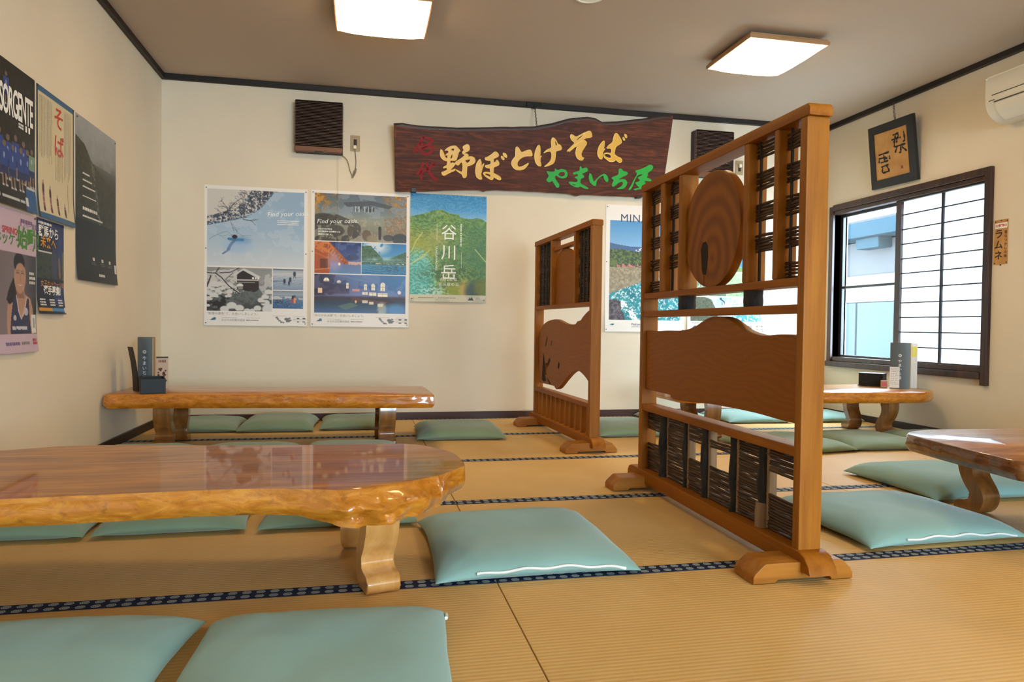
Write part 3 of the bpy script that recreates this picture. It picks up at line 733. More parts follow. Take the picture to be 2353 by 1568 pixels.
foot(big, yy(1.826), yy(1.936)); foot(big, yy(2.990), yy(3.100))
dc = (yy(2.468), 1.113); ring = []
for k in range(64):
    a = 2*PI*k/64; r = 0.2195*(1+0.012*math.sin(3*a+1)); ring.append((dc[0]+r*math.cos(a), dc[1]+r*math.sin(a)))
slot = [(yy(2.545), 1.045), (yy(2.53), 1.068), (yy(2.505), 1.071), (yy(2.488), 1.05), (yy(2.485), 1.01), (yy(2.492), 0.965), (yy(2.50), 0.943), (yy(2.525), 0.945), (yy(2.535), 0.965), (yy(2.54), 1.0)]
me = outline_solid(ring, [slot], 0.034); disc = link('log_slice', me, M['disc'], big, (0, 0, 0), 40)
b = MB(); b.prism([(p[0], p[1]) for p in slot], -0.0155, 0.0155, 'X'); 
b.build('hole_shade', M['hole'], disc)  # dark plug filling the slot in place of the shade inside it
b = MB(); b.ribbon([(yy(2.512), 0.942), (yy(2.514), 0.92), (yy(2.511), 0.897)], [0.004, 0.003, 0.001], lambda x, y: (-0.0176, x, y)); b.build('crack', M['hole'], disc)
top = catmull([(yy(3.062), 0.724), (yy(2.95), 0.722), (yy(2.836), 0.726), (yy(2.73), 0.726), (yy(2.644), 0.732), (yy(2.57), 0.746), (yy(2.511), 0.765), (yy(2.46), 0.778), (yy(2.415), 0.7825), (yy(2.36), 0.780), (yy(2.312), 0.771), (yy(2.25), 0.748), (yy(2.205), 0.732), (yy(2.13), 0.719), (yy(2.08), 0.716), (yy(2.01), 0.721), (yy(1.95), 0.722), (yy(1.886), 0.718)], 4)
bot = catmull([(yy(1.886), 0.452), (yy(1.99), 0.453), (yy(2.122), 0.457), (yy(2.282), 0.456), (yy(2.449), 0.452), (yy(2.60), 0.442), (yy(2.676), 0.438), (yy(2.75), 0.436), (yy(2.79), 0.444), (yy(2.80), 0.452), (yy(2.92), 0.452), (yy(3.062), 0.455)], 4)
me = outline_solid(top[::1]+bot, [], 0.042); link('figured_board', me, M['board'], big, (0, 0, 0), 40)
for yc, w in ((2.690, 0.036), (2.187, 0.033)):
    b = MB(); b.tube([(0, yy(yc), 0.811), (0.001, yy(yc)+0.002, 0.83), (-0.001, yy(yc)-0.001, 0.85), (0, yy(yc), 0.870)], [w*0.95, w, w*0.96, w], 14); b.build('bark_peg', M['bark'], big, smooth=60)
cols = [(2.892, 3.062, 0), (2.709, 2.855, 1), (2.022, 2.175, 1), (1.886, 2.000, 0)]
for a, c, k in cols:
    B = MB()
    zs = [0.922+0.1015*i for i in range(5)] if k == 0 else [1.338-0.105*i for i in range(4)]
    for zc in zs: twig_band(B, yy(a), yy(c), max(0.896, zc-0.029), min(1.362, zc+0.029), rnd)
    w = B.build('woven_panel', M['twig'], big, smooth=60)
    B = MB(); B.tube([(0.004, yy(c)-0.016, 0.893), (0.004, yy(c)-0.016, 1.363)], 0.0045, 8); B.tube([(-0.004, yy(c)-0.024, 0.893), (-0.004, yy(c)-0.024, 1.363)], 0.003, 8); B.build('rod', M['bark'], w)
low = [(2.907, 3.062, [(0.27, 0.355), (0.086, 0.212)]), (2.686, 2.853, [(0.086, 0.355)]), (2.522, 2.654, [(0.282, 0.355), (0.086, 0.215)]), (2.307, 2.456, [(0.285, 0.318), (0.086, 0.215)]), (2.121, 2.268, [(0.086, 0.355)]), (1.886, 2.078, [(0.275, 0.355), (0.086, 0.205)])]
for a, c, bands in low:
    B = MB()
    for z0, z1 in bands: twig_band(B, yy(a)-0.012, yy(c)+0.012 if c < 3.06 else yy(c), z0, z1, rnd, 0.0100)
    B.build('woven_panel', M['twig'], big, smooth=60)
for a, c in ((2.853, 2.907), (2.654, 2.686), (2.478, 2.522), (2.268, 2.307), (2.078, 2.121)):
    m_, r = (a+c)/2, (c-a)/2
    b = MB(); b.tube([(0.004*math.sin(i*1.3), yy(m_)+0.003*math.sin(i*2.1+m_*9), 0.084+0.272*i/7) for i in range(8)], [r*(0.96+0.04*math.sin(i*2.7+m_*20)) for i in range(8)], 10)
    st = b.build('bark_stick', M['bark'], big, smooth=60)
    b = MB(); yy0 = yy(a)-0.004
    b.box((-0.006, yy0-0.012, 0.085), (0.026, yy0+0.004, 0.355), 0.004, 1); b.build('split_face', M['splitwood'], st)
b = MB(); b.tube([(-0.006, yy(2.0985), 0.085), (-0.007, yy(2.0985), 0.13), (-0.006, yy(2.0985), 0.165)], [0.0235, 0.023, 0.0205], 10); b.build('peeled_stub', M['splitwood'], big, smooth=60)

# ---- the smaller screen farther back, turned a little
sm = empty('wooden_screen', (1.3445, 3.9615, 0.002), math.radians(2.275))
tag(sm, 'smaller wooden screen farther back with an arched board and slatted foot', 'screen', 'wooden screens between the tables')
bar('post', sm, (-0.033, 0.0, 0.08), (0.033, 0.036, 1.336), 'screenZ', 0.005); bar('post', sm, (-0.033, 1.172, 0.08), (0.033, 1.208, 1.336), 'screenZ', 0.005)
b = MB(); b.prism([(-0.006, 1.335), (-0.006, 1.362), (0.002, 1.370), (1.208, 1.370), (1.216, 1.362), (1.216, 1.335)][::-1], -0.035, 0.035, 'X', 0.003, 2); b.build('top_rail', M['screen'], sm, smooth=40)
bar('rail', sm, (-0.032, 0.036, 0.860), (0.032, 1.172, 0.887)); bar('rail', sm, (-0.032, 0.036, 0.255), (0.032, 1.172, 0.284))
bar('upright', sm, (-0.032, 0.785, 0.887), (0.032, 0.825, 1.335), 'screenZ', 0.003); bar('upright', sm, (-0.032, 0.300, 0.887), (0.032, 0.332, 1.335), 'screenZ', 0.003)
bar('rail', sm, (-0.020, 0.332, 1.260), (0.022, 0.785, 1.285))
b = MB(); b.prism([(-0.085, 0.032), (-0.078, 0.058), (-0.05, 0.082), (-0.03, 0.086), (1.255, 0.086), (1.285, 0.072), (1.295, 0.05), (1.295, 0.032)][::-1], -0.042, 0.042, 'X', 0.005, 2); b.build('base_beam', M['screen'], sm, smooth=40)
foot(sm, -0.045, 0.072, 0.0, 0.98); foot(sm, 1.070, 1.185, 0.0, 0.98)
arch = [(0.334, 0.887), (0.783, 0.887)]+catmull([(0.783, 1.13), (0.775, 1.17), (0.755, 1.205), (0.715, 1.238), (0.66, 1.255), (0.60, 1.2595), (0.54, 1.256), (0.47, 1.237), (0.41, 1.20), (0.36, 1.15), (0.334, 1.10)], 4)
me = outline_solid(arch, [], 0.022); link('arched_board', me, M['board'], sm, (0.006, 0, 0), 40)
topL = catmull([(1.172, 0.655), (1.132, 0.703), (1.051, 0.746), (0.97, 0.768), (0.894, 0.779), (0.80, 0.786), (0.71, 0.785), (0.62, 0.771), (0.536, 0.758), (0.44, 0.751), (0.344, 0.754), (0.31, 0.769), (0.284, 0.774), (0.245, 0.778), (0.198, 0.801), (0.12, 0.83), (0.036, 0.85)], 4)
botL = catmull([(0.036, 0.365), (0.075, 0.395), (0.111, 0.417), (0.182, 0.443), (0.271, 0.461), (0.35, 0.452), (0.424, 0.429), (0.50, 0.395), (0.552, 0.370), (0.60, 0.345), (0.66, 0.318), (0.71, 0.306), (0.743, 0.310), (0.77, 0.322), (0.9, 0.322), (1.02, 0.320), (1.12, 0.322), (1.138, 0.36), (1.150, 0.45), (1.165, 0.55)], 4)
hole = [(0.985, 0.460), (0.95, 0.478), (0.918, 0.470), (0.930, 0.445), (0.955, 0.425), (0.950, 0.395), (0.965, 0.372), (0.985, 0.385), (0.978, 0.42)]
me = outline_solid(topL+botL, [hole], 0.03); nat = link('natural_edge_board', me, M['board'], sm, (0.004, 0, 0), 40)
for poly in ([(1.035, 0.545), (1.00, 0.50), (0.985, 0.46), (0.978, 0.42), (0.985, 0.385), (0.95, 0.345), (1.00, 0.335), (1.055, 0.345), (1.045, 0.45)], [(0.918, 0.470), (0.93, 0.445), (0.90, 0.46), (0.862, 0.49), (0.865, 0.515), (0.90, 0.50)], [(0.985, 0.59), (0.945, 0.665), (0.935, 0.655), (0.965, 0.60)], [(0.66, 0.445), (0.645, 0.485), (0.665, 0.50), (0.685, 0.46)], [(0.945, 0.372), (0.90, 0.345), (0.86, 0.325), (0.84, 0.335), (0.90, 0.36)], [(0.845, 0.60), (0.83, 0.64), (0.822, 0.635), (0.835, 0.60)]):
    B = MB(); B.face([B.bm.verts.new((-0.0162, p[0], p[1])) for p in poly]); B.build('hole_shade', M['hole'], nat)  # flat dark patches painted as the shade in the board's hollows
for a, c, rods in ((0.825, 1.172, (0.86, 0.935, 0.985, 1.055, 1.14)), (0.036, 0.300, (0.075, 0.13, 0.20, 0.262))):
    B = MB()
    for i in range(5): twig_band(B, a, c, 0.892+0.092*i, 0.892+0.092*i+0.062, rnd, 0.0115)
    w = B.build('woven_panel', M['twig'], sm, smooth=60)
    for y_ in rods:
        B = MB(); B.box((-0.010, y_-0.012, 0.888), (0.010, y_+0.012, 1.335), 0.003, 1); B.build('rod', M['bark'], w)
for i in range(11):
    y_ = 0.085+i*0.1035
    bar('slat', sm, (-0.018, y_-0.013, 0.086), (0.018, y_+0.013, 0.2555), 'screenZ', 0.002)
# traced brush outlines of the sign and the framed characters, in metres on their boards
SIGN_GOLD=[([(-0.718,0.313),(-0.702,0.331),(-0.677,0.346),(-0.639,0.355),(-0.618,0.339),(-0.599,0.318),(-0.603,0.314),(-0.61,0.31),(-0.619,0.277),(-0.626,0.249),(-0.635,0.243),(-0.65,0.242),(-0.673,0.243),(-0.675,0.227),(-0.667,0.22),(-0.655,0.227),(-0.636,0.223),(-0.633,0.217),(-0.643,0.204),(-0.665,0.177),(-0.67,0.168),(-0.632,0.181),(-0.629,0.176),(-0.642,0.164),(-0.682,0.146),(-0.707,0.129),(-0.72,0.126),(-0.732,0.134),(-0.737,0.146),(-0.735,0.152),(-0.721,0.154),(-0.696,0.169),(-0.691,0.173),(-0.696,0.179),(-0.698,0.189),(-0.719,0.181),(-0.727,0.185),(-0.717,0.194),(-0.695,0.206),(-0.697,0.22),(-0.692,0.236),(-0.691,0.251),(-0.695,0.268),(-0.691,0.283),(-0.7,0.28),(-0.71,0.277),(-0.712,0.28),(-0.688,0.3),(-0.69,0.31),(-0.697,0.317),(-0.712,0.314)],[[(-0.667,0.332),(-0.645,0.335),(-0.647,0.313),(-0.669,0.317)],[(-0.667,0.285),(-0.654,0.285),(-0.66,0.256),(-0.676,0.258)]]),
([(-0.746,0.32),(-0.737,0.312),(-0.728,0.3),(-0.721,0.278),(-0.712,0.262),(-0.693,0.253),(-0.693,0.237),(-0.704,0.235),(-0.727,0.243),(-0.743,0.257),(-0.75,0.274),(-0.753,0.294),(-0.75,0.314)],[]),
([(-0.546,0.371),(-0.534,0.364),(-0.527,0.347),(-0.528,0.33),(-0.542,0.317),(-0.563,0.308),(-0.573,0.3),(-0.547,0.3),(-0.536,0.292),(-0.533,0.287),(-0.543,0.281),(-0.566,0.268),(-0.558,0.271),(-0.533,0.279),(-0.507,0.281),(-0.488,0.273),(-0.479,0.256),(-0.482,0.238),(-0.499,0.222),(-0.519,0.213),(-0.54,0.208),(-0.542,0.192),(-0.542,0.162),(-0.541,0.129),(-0.556,0.116),(-0.567,0.119),(-0.573,0.13),(-0.576,0.142),(-0.6,0.154),(-0.621,0.167),(-0.627,0.175),(-0.621,0.175),(-0.6,0.165),(-0.579,0.16),(-0.576,0.17),(-0.574,0.195),(-0.576,0.22),(-0.583,0.236),(-0.598,0.227),(-0.605,0.213),(-0.615,0.209),(-0.632,0.219),(-0.633,0.232),(-0.622,0.24),(-0.594,0.259),(-0.569,0.28),(-0.559,0.291),(-0.575,0.295),(-0.584,0.303),(-0.581,0.314),(-0.571,0.326),(-0.579,0.337),(-0.581,0.349),(-0.57,0.359)],[[(-0.561,0.248),(-0.542,0.257),(-0.516,0.26),(-0.514,0.256),(-0.531,0.233),(-0.545,0.229)]]),
([(-0.443,0.268),(-0.434,0.253),(-0.43,0.234),(-0.433,0.211),(-0.408,0.24),(-0.415,0.217),(-0.424,0.184),(-0.43,0.153),(-0.425,0.13),(-0.419,0.121),(-0.425,0.111),(-0.444,0.115),(-0.463,0.128),(-0.471,0.151),(-0.475,0.176),(-0.473,0.206),(-0.469,0.231),(-0.456,0.252)],[]),
([(-0.408,0.275),(-0.387,0.284),(-0.354,0.306),(-0.335,0.327),(-0.316,0.327),(-0.303,0.316),(-0.297,0.304),(-0.304,0.291),(-0.324,0.282),(-0.337,0.274),(-0.335,0.257),(-0.336,0.244),(-0.322,0.25),(-0.31,0.269),(-0.299,0.259),(-0.289,0.242),(-0.293,0.229),(-0.313,0.218),(-0.333,0.211),(-0.333,0.189),(-0.333,0.166),(-0.306,0.155),(-0.282,0.145),(-0.269,0.131),(-0.272,0.117),(-0.288,0.117),(-0.315,0.13),(-0.329,0.137),(-0.331,0.123),(-0.341,0.113),(-0.354,0.116),(-0.384,0.13),(-0.406,0.149),(-0.415,0.16),(-0.402,0.17),(-0.381,0.172),(-0.357,0.168),(-0.358,0.187),(-0.36,0.202),(-0.383,0.201),(-0.399,0.21),(-0.402,0.219),(-0.379,0.225),(-0.357,0.234),(-0.358,0.26),(-0.378,0.257),(-0.399,0.262)],[[(-0.404,0.159),(-0.386,0.163),(-0.359,0.156),(-0.352,0.146),(-0.353,0.134),(-0.369,0.139),(-0.388,0.146)]]),
([(-0.266,0.325),(-0.245,0.32),(-0.233,0.306),(-0.232,0.29),(-0.243,0.29),(-0.257,0.299),(-0.265,0.311)],[]),
([(-0.28,0.3),(-0.264,0.296),(-0.252,0.282),(-0.254,0.27),(-0.266,0.272),(-0.277,0.285)],[]),
([(-0.161,0.377),(-0.145,0.37),(-0.128,0.346),(-0.118,0.334),(-0.088,0.35),(-0.053,0.361),(-0.041,0.351),(-0.029,0.322),(-0.036,0.313),(-0.076,0.311),(-0.107,0.301),(-0.132,0.282),(-0.148,0.256),(-0.144,0.231),(-0.128,0.223),(-0.102,0.231),(-0.076,0.248),(-0.053,0.262),(-0.067,0.236),(-0.087,0.213),(-0.113,0.201),(-0.149,0.2),(-0.177,0.214),(-0.194,0.241),(-0.193,0.266),(-0.177,0.29),(-0.165,0.304),(-0.167,0.335),(-0.169,0.364)],[]),
([(0.015,0.405),(0.027,0.389),(0.032,0.356),(0.031,0.313),(0.046,0.323),(0.034,0.301),(0.036,0.275),(0.047,0.251),(0.043,0.24),(0.028,0.239),(0.004,0.257),(-0.007,0.281),(-0.014,0.315),(-0.012,0.344),(-0.001,0.379)],[]),
([(0.122,0.466),(0.141,0.455),(0.156,0.439),(0.167,0.417),(0.19,0.41),(0.203,0.391),(0.2,0.376),(0.18,0.369),(0.156,0.361),(0.157,0.334),(0.156,0.3),(0.147,0.269),(0.113,0.25),(0.066,0.235),(0.094,0.258),(0.119,0.285),(0.126,0.315),(0.12,0.357),(0.086,0.355),(0.054,0.338),(0.081,0.367),(0.12,0.386),(0.115,0.415),(0.111,0.44)],[[(0.142,0.444),(0.157,0.431),(0.163,0.41),(0.157,0.397),(0.147,0.413)]]),
([(0.269,0.499),(0.288,0.492),(0.311,0.479),(0.342,0.497),(0.372,0.514),(0.407,0.531),(0.425,0.532),(0.439,0.512),(0.443,0.487),(0.403,0.48),(0.368,0.463),(0.338,0.441),(0.299,0.412),(0.266,0.378),(0.251,0.363),(0.247,0.37),(0.273,0.398),(0.302,0.429),(0.301,0.438),(0.277,0.453),(0.261,0.48)],[[(0.33,0.476),(0.364,0.501),(0.383,0.515),(0.357,0.482),(0.323,0.454),(0.318,0.462)]]),
([(0.368,0.459),(0.386,0.46),(0.404,0.444),(0.401,0.425),(0.379,0.39),(0.364,0.355),(0.373,0.33),(0.394,0.324),(0.378,0.304),(0.355,0.305),(0.33,0.323),(0.318,0.352),(0.32,0.386),(0.329,0.415),(0.294,0.391),(0.267,0.364),(0.262,0.366),(0.283,0.39),(0.325,0.429)],[]),
([(0.542,0.468),(0.551,0.46),(0.551,0.426),(0.545,0.394),(0.564,0.412),(0.546,0.383),(0.542,0.357),(0.546,0.336),(0.539,0.321),(0.519,0.328),(0.503,0.35),(0.498,0.376),(0.504,0.415),(0.521,0.446)],[]),
([(0.631,0.531),(0.653,0.526),(0.669,0.506),(0.685,0.486),(0.696,0.465),(0.684,0.452),(0.649,0.428),(0.643,0.402),(0.642,0.367),(0.667,0.352),(0.701,0.341),(0.715,0.322),(0.7,0.304),(0.681,0.309),(0.652,0.331),(0.654,0.316),(0.629,0.308),(0.601,0.311),(0.566,0.333),(0.549,0.353),(0.557,0.371),(0.58,0.376),(0.615,0.374),(0.611,0.413),(0.569,0.408),(0.583,0.432),(0.618,0.458),(0.621,0.499)],[[(0.553,0.362),(0.58,0.37),(0.609,0.363),(0.621,0.34),(0.598,0.334),(0.569,0.344)]]),
([(0.708,0.53),(0.728,0.523),(0.734,0.506),(0.729,0.495),(0.715,0.509)],[]),
([(0.697,0.508),(0.712,0.498),(0.72,0.484),(0.712,0.476),(0.701,0.487)],[])]
SIGN_GREEN=[([(0.093,0.208),(0.123,0.202),(0.161,0.206),(0.159,0.232),(0.185,0.217),(0.214,0.231),(0.249,0.225),(0.268,0.202),(0.267,0.169),(0.238,0.154),(0.203,0.16),(0.178,0.175),(0.166,0.172),(0.169,0.152),(0.188,0.129),(0.208,0.105),(0.205,0.083),(0.184,0.08),(0.165,0.107),(0.145,0.134),(0.129,0.119),(0.108,0.122),(0.094,0.14),(0.117,0.167),(0.098,0.192)],[[(0.188,0.185),(0.208,0.204),(0.237,0.208),(0.247,0.192),(0.24,0.176),(0.211,0.17)]]),
([(0.309,0.204),(0.336,0.215),(0.365,0.225),(0.362,0.253),(0.37,0.262),(0.385,0.24),(0.418,0.254),(0.435,0.239),(0.43,0.221),(0.405,0.209),(0.385,0.2),(0.408,0.185),(0.405,0.171),(0.379,0.161),(0.381,0.123),(0.414,0.112),(0.453,0.092),(0.448,0.083),(0.417,0.086),(0.381,0.102),(0.369,0.091),(0.338,0.094),(0.302,0.108),(0.281,0.126),(0.287,0.134),(0.317,0.134),(0.354,0.133),(0.352,0.158),(0.327,0.165),(0.331,0.175),(0.354,0.18),(0.352,0.198),(0.316,0.19)],[[(0.31,0.115),(0.345,0.115),(0.341,0.108),(0.319,0.109)]]),
([(0.448,0.212),(0.467,0.201),(0.481,0.169),(0.492,0.143),(0.514,0.171),(0.546,0.201),(0.575,0.213),(0.598,0.2),(0.615,0.168),(0.608,0.145),(0.59,0.152),(0.572,0.174),(0.568,0.198),(0.543,0.184),(0.519,0.163),(0.513,0.13),(0.511,0.111),(0.493,0.112),(0.465,0.131),(0.453,0.147),(0.445,0.175)],[]),
([(0.689,0.258),(0.715,0.261),(0.731,0.242),(0.753,0.241),(0.774,0.23),(0.769,0.215),(0.731,0.195),(0.694,0.17),(0.733,0.18),(0.76,0.176),(0.776,0.156),(0.774,0.131),(0.755,0.105),(0.724,0.096),(0.684,0.096),(0.722,0.116),(0.742,0.142),(0.731,0.158),(0.701,0.148),(0.677,0.122),(0.66,0.113),(0.646,0.12),(0.648,0.145),(0.659,0.168),(0.638,0.177),(0.639,0.188),(0.669,0.2),(0.694,0.213)],[]),
([(0.834,0.252),(0.88,0.265),(0.922,0.287),(0.951,0.306),(0.978,0.301),(0.987,0.283),(0.97,0.257),(0.941,0.237),(0.948,0.219),(0.936,0.202),(0.969,0.193),(0.987,0.18),(0.972,0.171),(0.939,0.177),(0.918,0.17),(0.937,0.16),(0.925,0.147),(0.918,0.126),(0.937,0.123),(0.96,0.122),(0.948,0.109),(0.914,0.109),(0.876,0.103),(0.85,0.094),(0.833,0.103),(0.861,0.113),(0.888,0.118),(0.864,0.132),(0.848,0.148),(0.843,0.158),(0.869,0.165),(0.885,0.178),(0.864,0.19),(0.86,0.202),(0.89,0.214),(0.902,0.227),(0.863,0.218),(0.847,0.197),(0.834,0.155),(0.821,0.113),(0.805,0.093),(0.789,0.099),(0.81,0.129),(0.827,0.175),(0.853,0.226),(0.838,0.24)],[])]
SIGN_RED=[[(-0.881,0.41),(-0.91,0.353),(-0.957,0.288)],
[(-0.888,0.398),(-0.835,0.391),(-0.82,0.373),(-0.879,0.326),(-0.949,0.288)],
[(-0.91,0.36),(-0.879,0.34)],
[(-0.89,0.318),(-0.822,0.337),(-0.81,0.315),(-0.839,0.284),(-0.885,0.278),(-0.89,0.318)],
[(-0.875,0.215),(-0.897,0.166),(-0.926,0.12)],
[(-0.892,0.155),(-0.89,0.084)],
[(-0.903,0.132),(-0.828,0.181),(-0.787,0.206)],
[(-0.853,0.221),(-0.839,0.158),(-0.791,0.101),(-0.76,0.095)],
[(-0.814,0.215),(-0.787,0.202)]]
INK=[[(0.007,0.369),(0.066,0.372)],
[(-0.01,0.336),(0.065,0.338)],
[(0.036,0.365),(0.024,0.336),(0.01,0.279)],
[(0.027,0.331),(0.008,0.312)],
[(0.046,0.339),(0.04,0.304)],
[(0.062,0.363),(0.055,0.337)],
[(0.084,0.34),(0.073,0.33)],
[(0.117,0.373),(0.12,0.311),(0.1,0.298)],
[(0.013,0.278),(0.124,0.278)],
[(0.045,0.282),(0.014,0.235)],
[(0.073,0.275),(0.072,0.232),(0.052,0.226)],
[(0.083,0.265),(0.131,0.223)],
[(-0.159,0.255),(-0.047,0.256)],
[(-0.153,0.234),(-0.161,0.193)],
[(-0.153,0.226),(-0.081,0.224)],
[(-0.104,0.248),(-0.101,0.198)],
[(-0.102,0.215),(-0.069,0.215)],
[(-0.144,0.193),(-0.062,0.194)],
[(-0.047,0.229),(-0.046,0.2)],
[(-0.143,0.159),(-0.064,0.164)],
[(-0.127,0.154),(-0.133,0.115),(-0.061,0.114)],
[(-0.085,0.159),(-0.061,0.114)]]
SEAL=[(0.058,0.13),(0.079,0.128),(0.079,0.105),(0.057,0.105)]
SIGN_OUT=[(-1.105,0.487),(-1.041,0.495),(-0.927,0.484),(-0.631,0.488),(-0.364,0.509),(-0.019,0.539),(0.115,0.571),(0.252,0.616),(0.403,0.64),(0.464,0.635),(0.521,0.609),(0.647,0.621),(0.862,0.659),(1.043,0.699),(1.11,0.703),(1.108,0.549),(1.096,0.204),(1.116,0.047),(0.936,0.045),(0.635,0.037),(0.395,0.035),(0.359,0.023),(0.303,0.038),(0.086,0.04),(-0.302,0.037),(-0.378,0.03),(-0.405,0.019),(-0.434,0.031),(-0.611,0.022),(-0.847,-0),(-1.086,-0.013)]
FRAME_CORNERS=[(-0.234,0.479),(0.227,0.473),(0.213,-0.006),(-0.26,0.002)]
FRAME_IN=[(-0.185,0.418),(0.155,0.41),(0.144,0.06),(-0.205,0.064)]
# ================================================================== things on the walls
def fill_outline(name, loops, fn, depth, material, parent, smooth=None):
    """carved or painted lettering: list of (outer, holes) in sign coordinates, thickened along the board's normal."""
    cu = bpy.data.curves.new('l', 'CURVE'); cu.dimensions = '2D'; cu.fill_mode = 'BOTH'; cu.extrude = depth/2
    for outer, holes in loops:
        for lp in [outer, *holes]:
            lp = chaikin(lp); sp = cu.splines.new('POLY'); sp.points.add(len(lp)-1)
            for p, q in zip(sp.points, lp): p.co = (q[0], q[1], 0, 1)
            sp.use_cyclic_u = True
    o = bpy.data.objects.new('l', cu); COL.objects.link(o)
    me = bpy.data.meshes.new_from_object(o.evaluated_get(bpy.context.evaluated_depsgraph_get()))
    bpy.data.objects.remove(o); bpy.data.curves.remove(cu)
    for v in me.vertices: v.co = fn(v.co.x, v.co.y, v.co.z)
    return link(name, me, material, parent, (0, 0, 0), smooth)
def chain(parent, p0, p1, link_len=0.022, r=0.0018, w=0.006):
    B = MB(); p0, p1 = Vector(p0), Vector(p1); d = p1-p0; n = max(2, int(d.length/(link_len*0.78))); dn_ = d.normalized()
    a = dn_.cross(Vector((0, 1, 0.02))).normalized(); c = dn_.cross(a)
    for k in range(n):
        m_ = p0+d*((k+0.5)/n); q = a if k % 2 else c
        path = [m_+dn_*(link_len/2*math.cos(t))+q*(w*math.sin(t)) for t in [2*PI*i/12 for i in range(12)]]
        B.tube(path, r, 6, False, True)
    return B.build('chain', M['steel'], parent, smooth=60)

# ---- hanging shop board
sg = empty('hanging_sign_board', (1.32, 5.49, 1.77))
tag(sg, 'long dark wooden shop sign with carved gold and green characters', 'sign')
tilt = math.atan(0.254); ST, CT = math.sin(tilt), math.cos(tilt)
def S(u, v, n=0.0): return Vector((u, -ST*v-CT*n, CT*v-ST*n))     # n: distance in front of the board's face
P = SIGN_OUT; k = len(P)
B = MB(); th = 0.042
Q = []
for i, p in enumerate(P):
    nx = [p, P[(i+1) % k]]; L = math.dist(*nx); m_ = max(1, int(L/0.03))
    for j in range(m_):
        f = j/m_; x = nx[0][0]*(1-f)+nx[1][0]*f; y = nx[0][1]*(1-f)+nx[1][1]*f
        Q.append((x, y+0.003*mnoise.noise(Vector((x*12, y*5, 0)))))
bevw = [min(0.018, 0.03) if q[1] > 0.44 else 0.003 for q in Q]
front = [B.bm.verts.new(S(q[0]*0.998, q[1]-(0.026 if q[1] > 0.44 and abs(q[0]) < 1.09 else 0.0), 0.0)) for q in Q]
mid = [B.bm.verts.new(S(q[0], q[1]-(0.002 if q[1] > 0.44 else 0), -0.012)) for q in Q]
back = [B.bm.verts.new(S(q[0], q[1], -th)) for q in Q]
B.face(front); n_ = len(Q); B.mi = 1
for A_, C_ in ((front, mid), (mid, back)):
    for i in range(n_): B.face([A_[i], C_[i], C_[(i+1) % n_], A_[(i+1) % n_]])
B.face(back[::-1]); B.build('board', [M['sign'], M['signedge']], sg, smooth=35)
for nm, data, m_ in (('gold_lettering', SIGN_GOLD, 'gold'), ('green_lettering', SIGN_GREEN, 'green')):
    fill_outline(nm, data, lambda x, y, z: S(x, y, 0.002+z), 0.004, M[m_], sg)
B = MB()
for outer, holes in SIGN_GOLD:
    for lp in [outer, *holes]:
        B.tube([S(p[0], p[1], 0.0045) for p in chaikin(lp)], 0.0024, 5, False, True)
B.build('lettering_highlight', M['goldglint'], sg, smooth=60)  # thin tubes drawn as the highlight along the letter edges
B = MB()
for s_ in SIGN_RED:
    pts = catmull(s_, 5); n = len(pts); B.ribbon(pts, [0.022*(0.55+0.45*math.sin(PI*(i+1)/(n+1))) for i in range(n)], lambda x, y: S(x, y, 0.0014))
B.build('red_lettering', M['red'], sg)
chain(sg, S(-0.005, 0.535, -0.02), (0.005, 5.521-5.49-0.02, 2.503-1.77))
b = MB(); b.box((-0.060, 5.496-5.49, 2.484-1.77), (0.062, 5.5085-5.49, 2.522-1.77), 0.002, 1); b.box((-0.012, 5.499-5.49, 2.472-1.77), (0.016, 5.506-5.49, 2.486-1.77), 0.001, 1); b.build('hanger_bracket', M['black'], sg)
for u in (-0.945, 0.895):
    b = MB(); b.box((u-0.02, -0.012, -0.012 if u < 0 else 0.034), (u+0.02, 0.046, 0.022 if u < 0 else 0.068), 0.002, 1); b.build('support_block', M['black'], sg)

